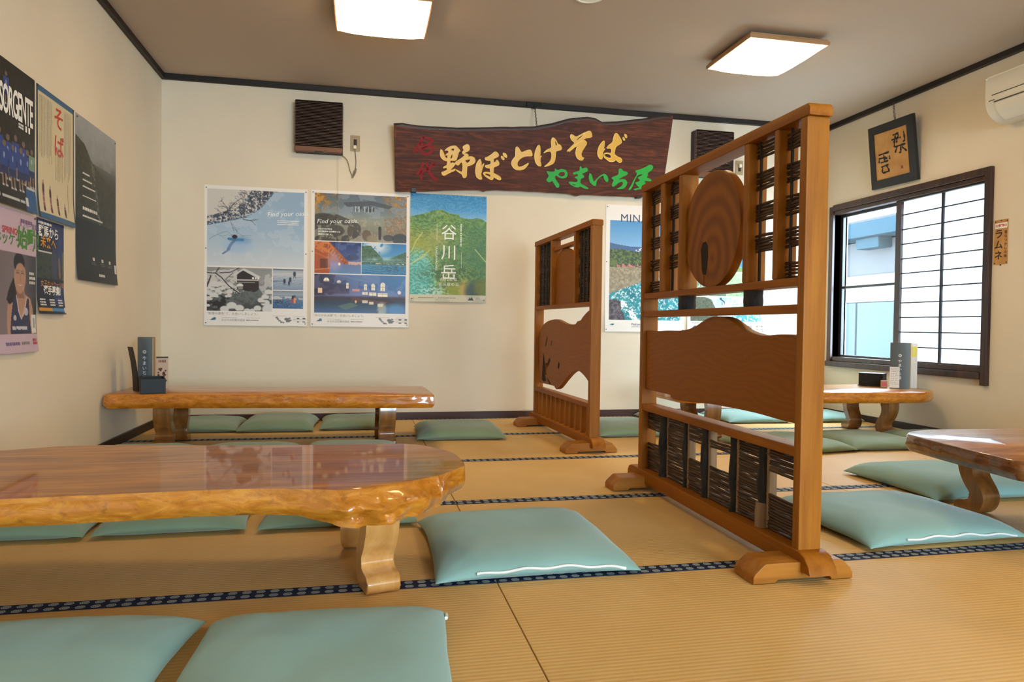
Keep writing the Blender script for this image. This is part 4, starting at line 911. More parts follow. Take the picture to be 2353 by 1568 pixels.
# ---- louvred ventilators with their cords, and the outlets
def ventilator(x0, x1, z0, z1, label, cord):
    t = empty('wall_ventilator', ((x0+x1)/2, YB, (z0+z1)/2)); tag(t, label, 'ventilator', 'brown louvred ventilators high on the back wall')
    w, h = (x1-x0)/2, (z1-z0)/2; D = 0.098
    b = MB(); b.box((-w, -0.062, -h), (w, -0.0005, h), 0.006, 2); b.build('housing', M['slatdark'], t, smooth=40)
    b = MB(); n = 30; zt, zb = h-0.006, -h+0.046
    for i in range(n):
        z = zb+(zt-zb)*i/(n-1)
        b.box((-w+0.004, -D, z-0.0028), (w-0.004, -0.064, z+0.0028), 0.001, 1)
    b.box((-w, -D, zb), (-w+0.005, -0.062, zt)); b.box((w-0.005, -D, zb), (w, -0.062, zt)); b.box((-w+0.005, -D, zt-0.003), (w-0.005, -0.062, zt+0.004))
    b.build('louver_grille', M['slat'], t)
    b = MB(); b.box((-w, -D, -h), (w, -0.0625, -h+0.038), 0.003, 1); b.build('front_strip', M['panelbrown'], t)
    b = MB(); b.box((-0.03, -D-0.006, -h-0.006), (0.03, -D+0.004, -h+0.004), 0.001, 1); b.build('switch_tab', M['black'], t)
    if cord:
        b = MB(); pts = catmull([(w-0.02, -0.03, -h+0.01), (w+0.03, -0.012, -h-0.03), (w+0.055, -0.008, -h-0.115), (w+0.075, -0.008, -h-0.155), (w+0.085, -0.010, -h-0.125), (w+0.097, -0.012, -h-0.05), (w+0.088, -0.016, -h+0.06)], 8)
        b.tube(pts, 0.0032, 6); b.tube(catmull([(w+0.066, -0.012, -h-0.165), (w+0.082, -0.014, -h-0.115), (w+0.100, -0.012, -h-0.092), (w+0.092, -0.014, -h-0.128), (w+0.072, -0.014, -h-0.165)], 6), 0.003, 6)
        c = b.build('power_cord', M['cord'], t, smooth=60)
        b = MB(); b.box((w+0.076, -0.030, -h+0.055), (w+0.100, -0.0072, -h+0.082), 0.004, 2); b.build('plug', M['plug'], c, smooth=40)
        b = MB(); b.tube([(w-0.036, -0.05, -h), (w-0.034, -0.030, -h-0.3), (w-0.030, -0.026, -h-0.75)], 0.0009, 5); b.build('pull_string', M['cord'], t)
    return t
ventilator(-0.500, -0.157, 2.012, 2.387, 'brown louvred ventilator above the snow poster', True)
ventilator(2.690, 3.033, 2.008, 2.390, 'brown louvred ventilator behind the big screen top rail', False)
def outlet(x, z, label, slots=True):
    t = empty('wall_outlet', (x, YB, z)); tag(t, label, 'outlet', 'tan wall outlets high on the back wall')
    b = MB(); b.box((-0.035, -0.007, -0.06), (0.035, -0.0003, 0.06), 0.002, 1); b.build('plate', M['outlet'], t)
    b = MB(); b.box((-0.012, -0.009, -0.03), (0.012, -0.0068, 0.03), 0.001, 1); b.build('socket', M['slatdark'], t)
    return t
outlet(-0.067, 2.113, 'tan wall outlet with the ventilator cord plugged in'); o2 = outlet(3.14, 2.115, 'tan wall outlet seen between the uprights of the big screen')
b = MB(); b.box((-0.012, -0.03, 0.0), (0.012, -0.0092, 0.028), 0.004, 2); b.build('plug', M['plug'], o2)
t = empty('wall_outlet', (XL, 5.02, 0.265)); tag(t, 'grey wall outlet low on the left wall under the corner table', 'outlet')
b = MB(); b.box((0.0003, -0.036, -0.058), (0.007, 0.036, 0.058), 0.002, 1); b.build('plate', M['outlet'], t)
b = MB(); b.box((0.0068, -0.012, -0.03), (0.009, 0.012, 0.03), 0.001, 1); b.build('socket', M['slatdark'], t)

# ---- framed calligraphy on the right wall
fr = empty('framed_calligraphy', (XR-0.02, 4.68, 1.857)); tag(fr, 'black framed two character calligraphy hanging above the window', 'picture frame')
tl = math.atan(0.148); S2, C2 = math.sin(tl), math.cos(tl)
def F(u, v, n=0.0): return Vector((-S2*v-C2*n, -u, C2*v-S2*n))
FO, FI = FRAME_CORNERS, FRAME_IN
B = MB()
of = [B.bm.verts.new(F(*p, 0.008)) for p in FO]; inn = [B.bm.verts.new(F(*p, 0.006)) for p in FI]
ob = [B.bm.verts.new(F(*p, -0.016)) for p in FO]; ib = [B.bm.verts.new(F(*p, -0.002)) for p in FI]
for i in range(4):
    j = (i+1) % 4
    B.face([of[i], of[j], inn[j], inn[i]]); B.face([of[i], ob[i], ob[j], of[j]]); B.face([inn[i], inn[j], ib[j], ib[i]])
B.face(ob); B.build('frame', M['frameblack'], fr)
B = MB(); B.face([B.bm.verts.new(F(*p, -0.0015)) for p in FI]); pp = B.build('paper', M['tanpaper'], fr)
B = MB()
for s_ in INK:
    pts = catmull(s_, 5) if len(s_) > 2 else [(s_[0][0]*(1-f)+s_[1][0]*f, s_[0][1]*(1-f)+s_[1][1]*f) for f in (0, .25, .5, .75, 1)]
    n = len(pts); B.ribbon(pts, [0.019*(0.75+0.3*math.sin(i*1.7+len(s_)))*(0.7 if i in (0, n-1) else 1) for i in range(n)], lambda x, y: F(x, y, -0.0008))
B.build('brush_characters', M['ink'], pp)
B = MB(); B.face([B.bm.verts.new(F(*p, -0.0009)) for p in SEAL]); B.build('seal_stamp', M['seal'], pp)
chain(fr, F(0.04, 0.476, -0.006), (-0.014, 0.04, 2.486-1.857), 0.026, 0.0019, 0.007)

# ---- menu strip beside the window
ms = empty('menu_strip', (XR, 3.783, 1.316)); tag(ms, 'narrow tan menu strip with black characters right of the window', 'menu sign')
B = MB(); B.box((-0.0025, -0.050, -0.143), (-0.0006, 0.050, 0.143), 0.0005, 1); B.build('paper', M['tanpaper'], ms)
def on_right_wall(me, y, z):
    for v in me.vertices: v.co = Vector((-0.0029, y-v.co.x, z+v.co.y))
    return me
for s_, size, y, z, m_, sp in ((['ラ', 'ム', 'ネ'], 0.062, 0.016, 0.030, 'ink', 1.1), (['昔', 'な', 'つ', 'か', 'し', 'の', '味'], 0.0225, -0.034, 0.052, 'ink', 1.12)):
    link('lettering', on_right_wall(text_mesh(s_, size, vertical=True, spacing=sp, bold=0.0012 if size > 0.05 else 0.0004), y, z), M[m_], ms)
B = MB(); B.box((-0.0031, -0.043, 0.088), (-0.0026, 0.044, 0.122), 0.0, 1); B.build('white_patch', M['txt_white'], ms)
me = on_right_wall(text_mesh('お飲物の', 0.021, 'CENTER', bold=0.0006), 0.0, 0.098)
for v in me.vertices: v.co.x = -0.0034
link('lettering', me, M['txt_red'], ms)
for y, z in ((0.0, 0.138), (-0.042, 0.132), (0.042, 0.131), (-0.042, -0.132), (0.042, -0.134), (0.0, -0.147)):
    B = MB(); B.lathe([(0.0, -0.006), (0.003, -0.0055), (0.004, -0.003), (0.004, -0.0003)], (0, y, z), 10, 'X'); B.build('pin', M['black'], ms)

# ---- air conditioner at the right edge
ac = empty('air_conditioner', (XR, 3.33, 2.05)); tag(ac, 'ivory wall mounted air conditioner cut off by the right edge of the photo', 'air conditioner')
prof = catmull([(-0.001, 0.0), (-0.06, -0.008), (-0.115, 0.004), (-0.165, 0.035), (-0.195, 0.08), (-0.205, 0.14), (-0.205, 0.22), (-0.198, 0.262), (-0.180, 0.275), (-0.001, 0.278)], 5)
B = MB(); B.prism([(p[0], p[1]) for p in prof][::-1], -0.40, 0.40, 'Y', 0.012, 3)
B.build('body', M['acwhite'], ac, smooth=40)
B = MB(); B.box((-0.2085, -0.36, 0.148), (-0.2035, 0.352, 0.152)); B.build('panel_gap', M['black'], ac)
B = MB(); B.prism([(-0.204, 0.098), (-0.200, 0.104), (-0.120, 0.012), (-0.126, 0.000), (-0.172, 0.034), (-0.196, 0.072)][::-1], -0.36, 0.335, 'Y', 0.002, 1); B.build('louver_flap', M['acwhite'], ac, smooth=40)
B = MB(); B.box((-0.2065, -0.36, 0.104), (-0.198, 0.338, 0.109)); B.build('louver_gap', M['black'], ac)
B = MB(); B.box((-0.2075, 0.335, 0.118), (-0.203, 0.372, 0.121)); B.build('indicator', M['black'], ac)

# ================================================================== small things on the tables
ZT = T+0.001
def text_on(me, fn):
    for v in me.vertices: v.co = fn(v.co.x, v.co.y)
    return me
# corner table: open black box, menu, leaflet, two packs
bx = empty('condiment_box', (-1.20, 4.455, ZT), math.radians(18)); tag(bx, 'open black box on the corner table', 'box', 'black table boxes')
B = MB(); w, d, h, th = 0.064, 0.115, 0.086, 0.004
B.box((-w, -d, 0), (w, d, th), 0.001, 1); B.box((-w, -d, th), (w, -d+th, h), 0.001, 1); B.box((-w, d-th, th), (w, d, h), 0.001, 1); B.box((-w, -d+th, th), (-w+th, d-th, h), 0.001, 1); B.box((w-th, -d+th, th), (w, d-th, h), 0.001, 1)
B.build('box_body', M['blackbox'], bx)
def menu(loc, rz, w, h, d, label, slip=False, back=True):
    t = empty('menu_book', loc, rz); tag(t, label, 'menu', 'standing menus on the tables')
    B = MB(); B.grid(lambda u, v: (w*(u-0.5), -d-0.006*math.sin(PI*u)+0.010*(v-0.5)*0, h*v), 13, 9); B.grid(lambda u, v: (w*(u-0.5), -d+0.003-0.006*math.sin(PI*u), h*v), 13, 9, True)
    c = B.build('front_cover', M['menucover'], t, smooth=180)
    B = MB(); B.lathe([(0.0, -0.0004), (0.011, -0.0004)], (0.0, -d-0.0065, h*0.72), 20, 'Y'); 
    s_ = B.build('round_emblem', M['txt_white'], c)
    B = MB(); B.lathe([(0.0, -0.0008), (0.0045, -0.0008)], (0.0, -d-0.0065, h*0.72), 12, 'Y'); B.build('emblem_centre', M['txt_grey'], c)
    me = text_on(text_mesh(['や', 'ま', 'い', 'ち', '屋'], 0.026, vertical=True, spacing=1.15), lambda x, y: Vector((x, -d-0.0075, h*0.57+y))); link('lettering', me, M['txt_white'], c)
    B = MB(); B.box((-w/2, -d+0.004, 0.002), (w/2-0.004, d-0.005, h-0.006), 0.001, 1); B.build('pages', M['menupaper'], t)
    if back:
        B = MB(); B.box((-w/2-0.001, d-0.004, 0.0), (w/2+0.006, d+0.003, h), 0.001, 1); B.build('back_board', M['menuwood'], t)
    if slip:
        B = MB(); B.box((-w/2, -d-0.0145, 0.004), (-w/2+0.062, -d-0.0125, h*0.47), 0.0, 1); sl = B.build('price_slip', M['menupaper'], c)
        B = MB(); rn = random.Random(3)
        for i in range(10):
            z = h*0.44-i*0.0125; x = -w/2+0.006
            while x < -w/2+0.052:
                L = rn.uniform(0.004, 0.011); B.box((x, -d-0.0149, z-0.0016), (min(x+L, -w/2+0.056), -d-0.0146, z+0.0016)); x += L+rn.uniform(0.002, 0.008)
        B.build('small_print', M['txt_grey'], sl)
    return t
menu((-1.283, 4.635, ZT), math.radians(-6), 0.085, 0.318, 0.014, 'grey menu standing behind the black box on the corner table')
lf = empty('menu_leaflet', (-1.335, 4.51, ZT), math.radians(-58)); tag(lf, 'thin dark leaflet leaning beside the grey menu on the corner table', 'leaflet')
B = MB(); B.grid(lambda u, v: (0.10*(u-0.5), 0.030*(1-v)+0.012*math.sin(PI*v)*0.6, 0.262*v), 6, 12); B.grid(lambda u, v: (0.10*(u-0.5), 0.0325*(1-v)+0.012*math.sin(PI*v)*0.6+0.0015, 0.262*v), 6, 12, True); B.build('sheet', M['slatdark'], lf, smooth=180)
def pack(loc, rz, w, d, h, label, m_, capm, pm, mark=True):
    t = empty('small_pack', loc, rz); tag(t, label, 'pack')
    B = MB(); B.box((-w/2, -d/2, 0), (w/2, d/2, h), 0.001, 1); B.build('carton', M[m_], t)
    B = MB(); B.box((-w/2-0.0004, -d/2-0.0004, h-0.006), (w/2+0.0004, d/2+0.0004, h+0.0006)); B.build('top_edge', M[capm], t)
    B = MB(); rn = random.Random(int(w*1e4))
    if mark:
        for i in range(15):
            x, z = rn.uniform(-w*0.32, w*0.32), rn.uniform(h*0.22, h*0.68); r = rn.uniform(0.004, 0.008)
            B.lathe([(0.0, -0.0003), (r, -0.0003)], (x, -d/2-0.0002, z), 8, 'Y')
        for i in range(5): B.box((-w*0.3+i*w*0.13, -d/2-0.0006, h*0.83), (-w*0.3+i*w*0.13+w*0.09, -d/2-0.0002, h*0.91))
    else:
        for i in range(4): B.box((-w*0.2, -d/2-0.0006, h*(0.2+i*0.17)), (w*0.2, -d/2-0.0002, h*(0.27+i*0.17)))
    B.build('printed_mark', M[pm], t)
    return t
pack((-1.206, 4.69, ZT), math.radians(14), 0.066, 0.05, 0.195, 'pinkish pack with brown berry print beyond the black box on the corner table', 'packtan', 'slatdark', 'packbrown')
pack((-1.274, 4.665, ZT), math.radians(10), 0.024, 0.03, 0.165, 'slim white pack between the grey menu and the pinkish pack', 'menupaper', 'txt_white', 'txt_blue', False)
# window table
bx = empty('condiment_box', (3.737, 4.60, ZT), math.radians(-52)); tag(bx, 'black lidded box on the window table', 'box', 'black table boxes')
B = MB(); B.box((-0.082, -0.062, 0), (0.082, 0.062, 0.084), 0.003, 2); B.box((-0.087, -0.067, 0), (0.087, 0.067, 0.006), 0.001, 1); B.build('box_body', M['blackbox'], bx, smooth=40)
B = MB(); B.box((-0.083, -0.063, 0.0842), (0.083, 0.063, 0.096), 0.003, 2); B.build('box_lid', M['blackbox'], bx, smooth=40)
menu((3.777, 4.375, ZT), math.radians(-42), 0.125, 0.328, 0.018, 'slate menu with a white price slip standing on the window table', True)
st = empty('card_stand', (3.862, 4.372, ZT), math.radians(-42)); tag(st, 'clear card with a yellow leaf print leaning behind the slate menu', 'card')
B = MB(); B.grid(lambda u, v: (0.085*(u-0.5), 0.016+0.018*v, 0.325*v), 4, 8); B.grid(lambda u, v: (0.085*(u-0.5), 0.0172+0.018*v, 0.325*v), 4, 8, True); B.build('sheet', M['menupaper'], st, smooth=180)
B = MB(); B.box((0.008, 0.0285, 0.215), (0.040, 0.0300, 0.30)); B.build('yellow_print', M['yellow'], st)
wb = empty('toothpick_box', (3.705, 4.445, ZT), math.radians(-30)); tag(wb, 'small brown wooden box beside the slate menu', 'box')
B = MB(); B.box((-0.02, -0.014, 0), (0.02, 0.014, 0.052), 0.002, 1); B.build('box_body', M['menuwood'], wb)
B = MB(); B.box((-0.014, -0.0145, 0.008), (0.016, -0.0141, 0.040)); B.build('red_print', M['txt_red'], wb)
# ================================================================== posters, painted as coloured print on paper meshes
def vnoise(h, w, cells, seed):
    r = np.random.RandomState(seed); gy = max(2, int(cells*h/w)+2); g = r.rand(gy+2, int(cells)+3)
    y = np.linspace(0, gy-0.001, h); x = np.linspace(0, cells-0.001, w)
    yi, xi = y.astype(int), x.astype(int); fy, fx = (y-yi)[:, None], (x-xi)[None, :]
    fy, fx = fy*fy*(3-2*fy), fx*fx*(3-2*fx)
    a = g[np.ix_(yi, xi)]; b = g[np.ix_(yi, xi+1)]; c = g[np.ix_(yi+1, xi)]; d = g[np.ix_(yi+1, xi+1)]
    return (a*(1-fx)+b*fx)*(1-fy)+(c*(1-fx)+d*fx)*fy
def fbm(h, w, cells, seed, oct_=4, gain=0.55):
    o = np.zeros((h, w)); a = 1; t = 0
    for i in range(oct_): o += a*vnoise(h, w, cells*2**i, seed+i*17); t += a; a *= gain
    return o/t
class Panel:
    """a rectangular picture area of a poster in its own 0..1 coordinates (s right, t down)."""
    def __init__(s, arr, u0=0.0, v0=0.0, u1=1.0, v1=1.0):
        H, W = arr.shape[:2]; s.y0, s.y1, s.x0, s.x1 = int(round(v0*H)), int(round(v1*H)), int(round(u0*W)), int(round(u1*W))
        s.a = arr[s.y0:s.y1, s.x0:s.x1]; s.h, s.w = s.a.shape[:2]
        s.T, s.S = np.meshgrid((np.arange(s.h)+0.5)/s.h, (np.arange(s.w)+0.5)/s.w, indexing='ij'); s.asp = s.w/s.h
    def fill(s, m, c, al=1.0):
        m = np.clip(m*al, 0, 1)[..., None]; c = np.array(c, float)
        s.a[:] = s.a*(1-m)+(c if c.ndim == 3 else c[None, None, :])*m
    def grad(s, stops, f=None):
        f = s.T if f is None else f; p = [q[0] for q in stops]
        s.a[:] = np.stack([np.interp(f, p, [q[1][k] for q in stops]) for k in range(3)], -1)
    def n(s, cells, seed, o=4, g=0.55): return fbm(s.h, s.w, cells, seed, o, g)
    def poly(s, pts):
        m = np.zeros((s.h, s.w), bool); n = len(pts)
        for i in range(n):
            (x1, y1), (x2, y2) = pts[i], pts[(i+1) % n]
            if y1 == y2: continue
            m ^= ((y1 > s.T) != (y2 > s.T)) & (s.S < (x2-x1)*(s.T-y1)/(y2-y1)+x1)
        return m.astype(float)
    def line(s, pts, w):
        d = np.full((s.h, s.w), 9.0)
        for (x1, y1), (x2, y2) in zip(pts, pts[1:]):
            ax, ay = (s.S-x1)*s.asp, s.T-y1; bx, by = (x2-x1)*s.asp, y2-y1; q = np.clip((ax*bx+ay*by)/(bx*bx+by*by+1e-9), 0, 1)
            d = np.minimum(d, np.hypot(ax-q*bx, ay-q*by))
        e = 0.6/s.h
        return np.clip((w/2-d)/e+0.5, 0, 1)
    def ell(s, cx, cy_, rx, ry, soft=0.05):
        d = np.sqrt(((s.S-cx)/rx)**2+((s.T-cy_)/ry)**2); return np.clip((1-d)/soft+0.5, 0, 1)
    def rect(s, x0, y0, x1, y1): return ((s.S >= x0) & (s.S < x1) & (s.T >= y0) & (s.T < y1)).astype(float)
    def below(s, xs_, ys_): return (s.T > np.interp(s.S, xs_, ys_)).astype(float)
def rgb(h): return tuple(int(h[i:i+2], 16)/255 for i in (0, 2, 4))
def two(a, b, f): return np.array(a)[None, None]*(1-f[..., None])+np.array(b)[None, None]*f[..., None]
def tolin(a):
    a = np.clip(a, 0, 1); return np.where(a <= 0.04045, a/12.92, ((a+0.055)/1.055)**2.4)
class Poster:
    """paper sheet of w x h metres pinned on a wall; fn maps (u, v down, lift) to the wall."""
    def __init__(s, label, wall, a0, a1, z1, z0, res=0.0034, curl=0.012, paper=(0.90, 0.88, 0.86), group='posters on the back wall'):
        s.wall, s.w, s.h, s.curl = wall, abs(a1-a0), z1-z0, curl
        mid = ((a0+a1)/2, (z0+z1)/2)
        s.root = empty('poster', {'B': (mid[0], YB, mid[1]), 'L': (XL, mid[0], mid[1])}[wall])
        tag(s.root, label, 'poster', group)
        s.W, s.H = max(8, int(s.w/res)), max(8, int(s.h/res)); s.arr = np.ones((s.H, s.W, 3))*np.array(paper)
        s.texts = []
    def P(s, u, v, lift=0.0):
        d = 0.0016+s.curl*max(0.0, (v-0.72)/0.28)**2*(0.6+0.4*math.sin(PI*u))+0.0025*math.sin(PI*u)*math.sin(PI*v)+lift
        x, z = (u-0.5)*s.w, (0.5-v)*s.h
        return Vector((x, -d, z)) if s.wall == 'B' else Vector((d, x, z))
    def panel(s, *a): return Panel(s.arr, *a)
    def finish(s):
        W, H = s.W, s.H; n = W*H
        u, v = np.meshgrid((np.arange(W))/(W-1), np.arange(H)/(H-1))
        d = 0.0016+s.curl*np.maximum(0, (v-0.72)/0.28)**2*(0.6+0.4*np.sin(PI*u))+0.0025*np.sin(PI*u)*np.sin(PI*v)
        x, z = (u-0.5)*s.w, (0.5-v)*s.h
        co = np.stack([x, -d, z], -1) if s.wall == 'B' else np.stack([d, x, z], -1)
        idx = np.arange(n).reshape(H, W)
        q = np.stack([idx[:-1, :-1], idx[1:, :-1], idx[1:, 1:], idx[:-1, 1:]], -1).reshape(-1, 4)
        me = bpy.data.meshes.new('printed_sheet'); me.vertices.add(n); me.vertices.foreach_set('co', co.reshape(-1).astype(np.float32))
        f = len(q); me.loops.add(f*4); me.polygons.add(f)
        me.loops.foreach_set('vertex_index', q.reshape(-1).astype(np.int32)); me.polygons.foreach_set('loop_start', (np.arange(f)*4).astype(np.int32)); me.polygons.foreach_set('loop_total', np.full(f, 4, np.int32))
        me.update(); at = me.color_attributes.new('print', 'FLOAT_COLOR', 'POINT')
        c = np.ones((n, 4), np.float32); c[:, :3] = tolin(s.arr).reshape(-1, 3); at.data.foreach_set('color', c.reshape(-1))
        me.polygons.foreach_set('use_smooth', np.ones(f, bool)); me.update()
        sheet = link('printed_sheet', me, M['print'], s.root)
        for m_, t in s.texts: link('lettering', t, M[m_], sheet)
        return s
    def text(s, st, u, v, size, m_='txt_black', align='LEFT', vertical=False, spacing=1.0, shear=0.0, bold=0.0, rot=0.0, wide=1.0):
        me = text_mesh(st, size, align, vertical, 0, spacing, shear, bold)
        for q in me.vertices: q.co.x *= wide
        me.update()
        ca, sa = math.cos(rot), math.sin(rot)
        for q in me.vertices:
            x, y = q.co.x*ca-q.co.y*sa, q.co.x*sa+q.co.y*ca
            q.co = s.P(u+x/s.w, v-y/s.h, 0.0009)
        s.texts.append((m_, me))
    def dashes(s, u, v, width, lines, lh, m_='txt_grey', hgt=0.004, seed=1, vertical=False):
        """rows of print too small to read."""
        B = MB(); r = random.Random(seed)
        for i in range(lines):
            p = 0.0; W_ = width*r.uniform(0.82, 1.0)
            while p < W_:
                L = r.uniform(0.5, 1.1)*hgt; a, b = p, min(p+L, W_)
                if vertical: box = ((u+(i*lh)/s.w, v+a/s.h), (u+(i*lh+hgt*0.8)/s.w, v+b/s.h))
                else: box = ((u+a/s.w, v+i*lh/s.h), (u+b/s.w, v+(i*lh+hgt)/s.h))
                (x0, y0), (x1, y1) = box
                B.face([B.bm.verts.new(s.P(*c_, 0.0009)) for c_ in ((x0, y0), (x0, y1), (x1, y1), (x1, y0))]); p += L+r.uniform(0.25, 0.5)*hgt
        me = bpy.data.meshes.new('d'); bmesh.ops.recalc_face_normals(B.bm, faces=B.bm.faces); B.bm.to_mesh(me); B.bm.free(); s.texts.append((m_, me))
    def pins(s, uv, m_='pin'):
        for u, v in uv:
            B = MB(); p = s.P(u, v, 0.0005)
            ax = 'Y' if s.wall == 'B' else 'X'; sg_ = -1 if s.wall == 'B' else 1
            B.lathe([(0.0, 0.005*sg_), (0.0030, 0.0045*sg_), (0.0042, 0.002*sg_), (0.0044, 0.0)], p, 10, ax); B.build('pin', M[m_], s.root, smooth=60)
PINS = [(0.018, 0.018), (0.982, 0.018), (0.015, 0.45), (0.985, 0.47), (0.018, 0.982), (0.982, 0.982)]
def town_footer(p, v=0.955):
    """tourist office mark, map shapes and address blocks along the bottom of the town posters."""
    a = p.panel(0, v-0.045, 1, 1)
    a.fill(a.poly([(0.06, 0.55), (0.10, 0.32), (0.115, 0.32), (0.085, 0.55)]), rgb('35506b')); a.fill(a.poly([(0.085, 0.55), (0.105, 0.38), (0.118, 0.36), (0.112, 0.55)]), rgb('3f7f9c'))
    for x, y, r in ((0.700, 0.30, .013), (0.712, 0.42, .012), (0.727, 0.54, .012), (0.745, 0.66, .013), (0.765, 0.70, .010)): a.fill(a.ell(x, y, r, r*6.0), rgb('77777a'))
    for x, y, rx in ((0.795, 0.42, .022), (0.812, 0.55, .024), (0.825, 0.34, .012), (0.80, 0.62, .012), (0.835, 0.50, .012)): a.fill(a.ell(x, y, rx, rx*5.5), rgb('6e6e70'))
    for x in (0.895, 0.955):
        for y in (0.30, 0.58): a.fill(a.rect(x, y, x+0.026, y+0.09), rgb('444444'))
    p.dashes(0.862, v-0.028, 0.095, 4, 0.0115, 'txt_grey', 0.0022, 4); p.dashes(0.66, v-0.030, 0.11, 1, 0.01, 'txt_grey', 0.0022, 5)
    p.text('みなかみ町観光協会', 0.165, v+0.012, 0.0185, 'txt_grey'); p.dashes(0.17, v-0.012, 0.11, 1, 0.01, 'txt_grey', 0.002, 6)
    p.dashes(0.405, v-0.012, 0.11, 1, 0.01, 'txt_grey', 0.002, 7); p.dashes(0.405, v+0.002, 0.10, 1, 0.01, 'txt_grey', 0.008, 8)

# ---- snow poster
p = Poster('white poster of a snowboarder on a snow slope, leftmost on the back wall', 'B', -1.140, -0.412, 1.744, 0.716)
a = p.panel(0.03, 0.026, 0.963, 0.572)
sl = a.n(7, 3, 4); a.grad([(0, rgb('a9bccb')), (0.5, rgb('9fb6cc')), (0.8, rgb('b6c4d0')), (1, rgb('c6ccd2'))])
a.fill(np.clip(a.S*1.1-a.T*0.5, 0, 1)*np.clip(1.25-a.T*1.3, 0, 1), rgb('7f9dbd'), 0.7); a.fill((sl > 0.55)*1.0, rgb('ccd4dc'), 0.25)
sky = 1-a.below([0, 0.2, 0.4, 0.55, 0.66, 1], [0.44, 0.40, 0.33, 0.22, 0.02, -0.2]); a.fill(sky, rgb('c9c4bd'))
hill = (1-a.below([0, 0.2, 0.40, 0.55, 0.68, 1], [0.48, 0.42, 0.36, 0.23, 0.03, -0.2]))*a.below([0, 0.3, 0.4, 0.5, 1], [0.36, 0.24, 0.10, -0.1, -0.1])
tex = a.n(60, 9, 3, 0.7); a.fill(hill*(tex > 0.44), rgb('4c5a70'), 0.8); a.fill(hill*(tex > 0.58), rgb('2c3648'), 0.7)
rr = random.Random(4)
def branch(pan, x, y, ang, L, w, depth, col, curve=0.3):
    pts = [(x, y)]
    for i in range(4):
        ang += rr.uniform(-curve, curve); x += math.cos(ang)*L/4/pan.asp; y -= math.sin(ang)*L/4; pts.append((x, y))
    pan.fill(pan.line(pts, w), col, 0.9)
    if depth:
        for i in range(rr.randint(2, 3)):
            k = rr.randint(1, 4); branch(pan, *pts[k], ang+rr.choice((-1, 1))*rr.uniform(0.4, 0.9), L*rr.uniform(0.5, 0.75), w*0.6, depth-1, col, curve)
for x, y, L in ((0.37, 0.36, 0.30), (0.45, 0.28, 0.22), (0.25, 0.40, 0.16), (0.55, 0.2, 0.16), (0.16, 0.42, 0.13), (0.62, 0.1, 0.1)):
    branch(a, x, y, 1.6, L, 0.010, 4, rgb('2b3142'))
branch(a, 0.36, 0.10, 3.4, 0.30, 0.007, 3, rgb('3a3c48')); branch(a, 0.36, 0.38, -0.6, 0.12, 0.008, 1, rgb('2b3142')); branch(a, 0.02, 0.66, 0.5, 0.25, 0.004, 2, rgb('5a6475'))
a.fill(a.ell(0.34, 0.66, 0.10, 0.05, 0.8), rgb('6f93bb'), 0.7); a.fill(a.line([(0.22, 0.645), (0.28, 0.655), (0.36, 0.655)], 0.035), rgb('2f7aa8')); a.fill(a.ell(0.28, 0.615, 0.028, 0.026), rgb('2a2440'))
a.fill(a.line([(0.28, 0.66), (0.24, 0.72), (0.215, 0.78)], 0.035), rgb('4c5d80')); a.fill(a.line([(0.16, 0.84), (0.23, 0.78)], 0.02), rgb('5f6f9a')); a.fill(a.ell(0.3, 0.74, 0.14, 0.08, 0.9), rgb('8fb2dd'), 0.5)
a = p.panel(0.03, 0.582, 0.650, 0.895)
a.grad([(0, rgb('8a8c8c')), (0.3, rgb('8f9090')), (0.6, rgb('565a5a')), (1, rgb('3b3d3c'))]); t1 = a.n(16, 21, 4, 0.65)
a.fill(a.poly([(0, .1), (.45, .02), (.6, .55), (.35, .62), (0, .55)])*(t1 > 0.42), rgb('c6c4c2'), 0.85); a.fill(a.poly([(.82, .2), (1, .1), (1, .75), (.9, .7), (.8, .45)])*(t1 > 0.45), rgb('bdbdbb'), 0.8)
a.fill(a.poly([(.46, .16), (.55, .05), (.75, .22), (.8, .30), (.8, .50), (.72, .56), (.46, .50)]), rgb('2e2320')); a.fill(a.poly([(.55, .02), (.60, .03), (.83, .20), (.78, .23), (.55, .06), (.42, .19), (.40, .17)]), rgb('c9c6c4'))
a.fill(a.rect(.46, .27, .80, .295)+a.rect(.46, .33, .74, .345), rgb('b3aeaa'))
for x in (.695, .735, .775): a.fill(a.rect(x, .215, x+.026, .26), rgb('e6e2dc'))
a.fill(a.ell(.505, .41, .05, .05, .2), rgb('d2d0ce')); a.fill(a.rect(.47, .43, .55, .50), rgb('8a8682'))
rw = a.poly([(.45, .58), (.75, .5), (.88, .60), (.86, .75), (.7, .85), (.3, .9), (0.1, 0.95), (0, .75), (.2, .62)]); a.fill(rw*(t1 > 0.5), rgb('6d7474'), 0.5); a.fill(a.poly([(0, .62), (.4, .62), (.35, .8), (.15, 1), (0, 1)])*(t1 < .52), rgb('221d1a'), 0.8)
rq = random.Random(8)
for i in range(30):
    x, y = rq.uniform(0, .36), rq.uniform(.36, .70); r = rq.uniform(.02, .055); a.fill(a.ell(x, y, r, r*a.asp*.8, .3), rgb('c9c8c7')); a.fill(a.ell(x+r*.3, y+r*1.2, r*.5, r*.3, .5), rgb('5a5856'), .6)
for x, y, r in ((.38, .88, .08), (.27, .96, .07), (.50, .93, .07), (.62, 1.0, .06), (.78, .93, .06), (.90, .80, .07), (.84, .74, .06), (.97, .95, .12), (.90, .66, .06), (.95, .55, .06), (.70, .98, .04), (.04, .72, .05), (.10, .64, .06), (.02, .88, .03)):
    a.fill(a.ell(x, y, r, r*a.asp*.75, .2), rgb('cbcbca')); a.fill(a.ell(x+r*.2, y+r*a.asp*.72, r*.8, r*.25, .5), rgb('3a3836'), .6)
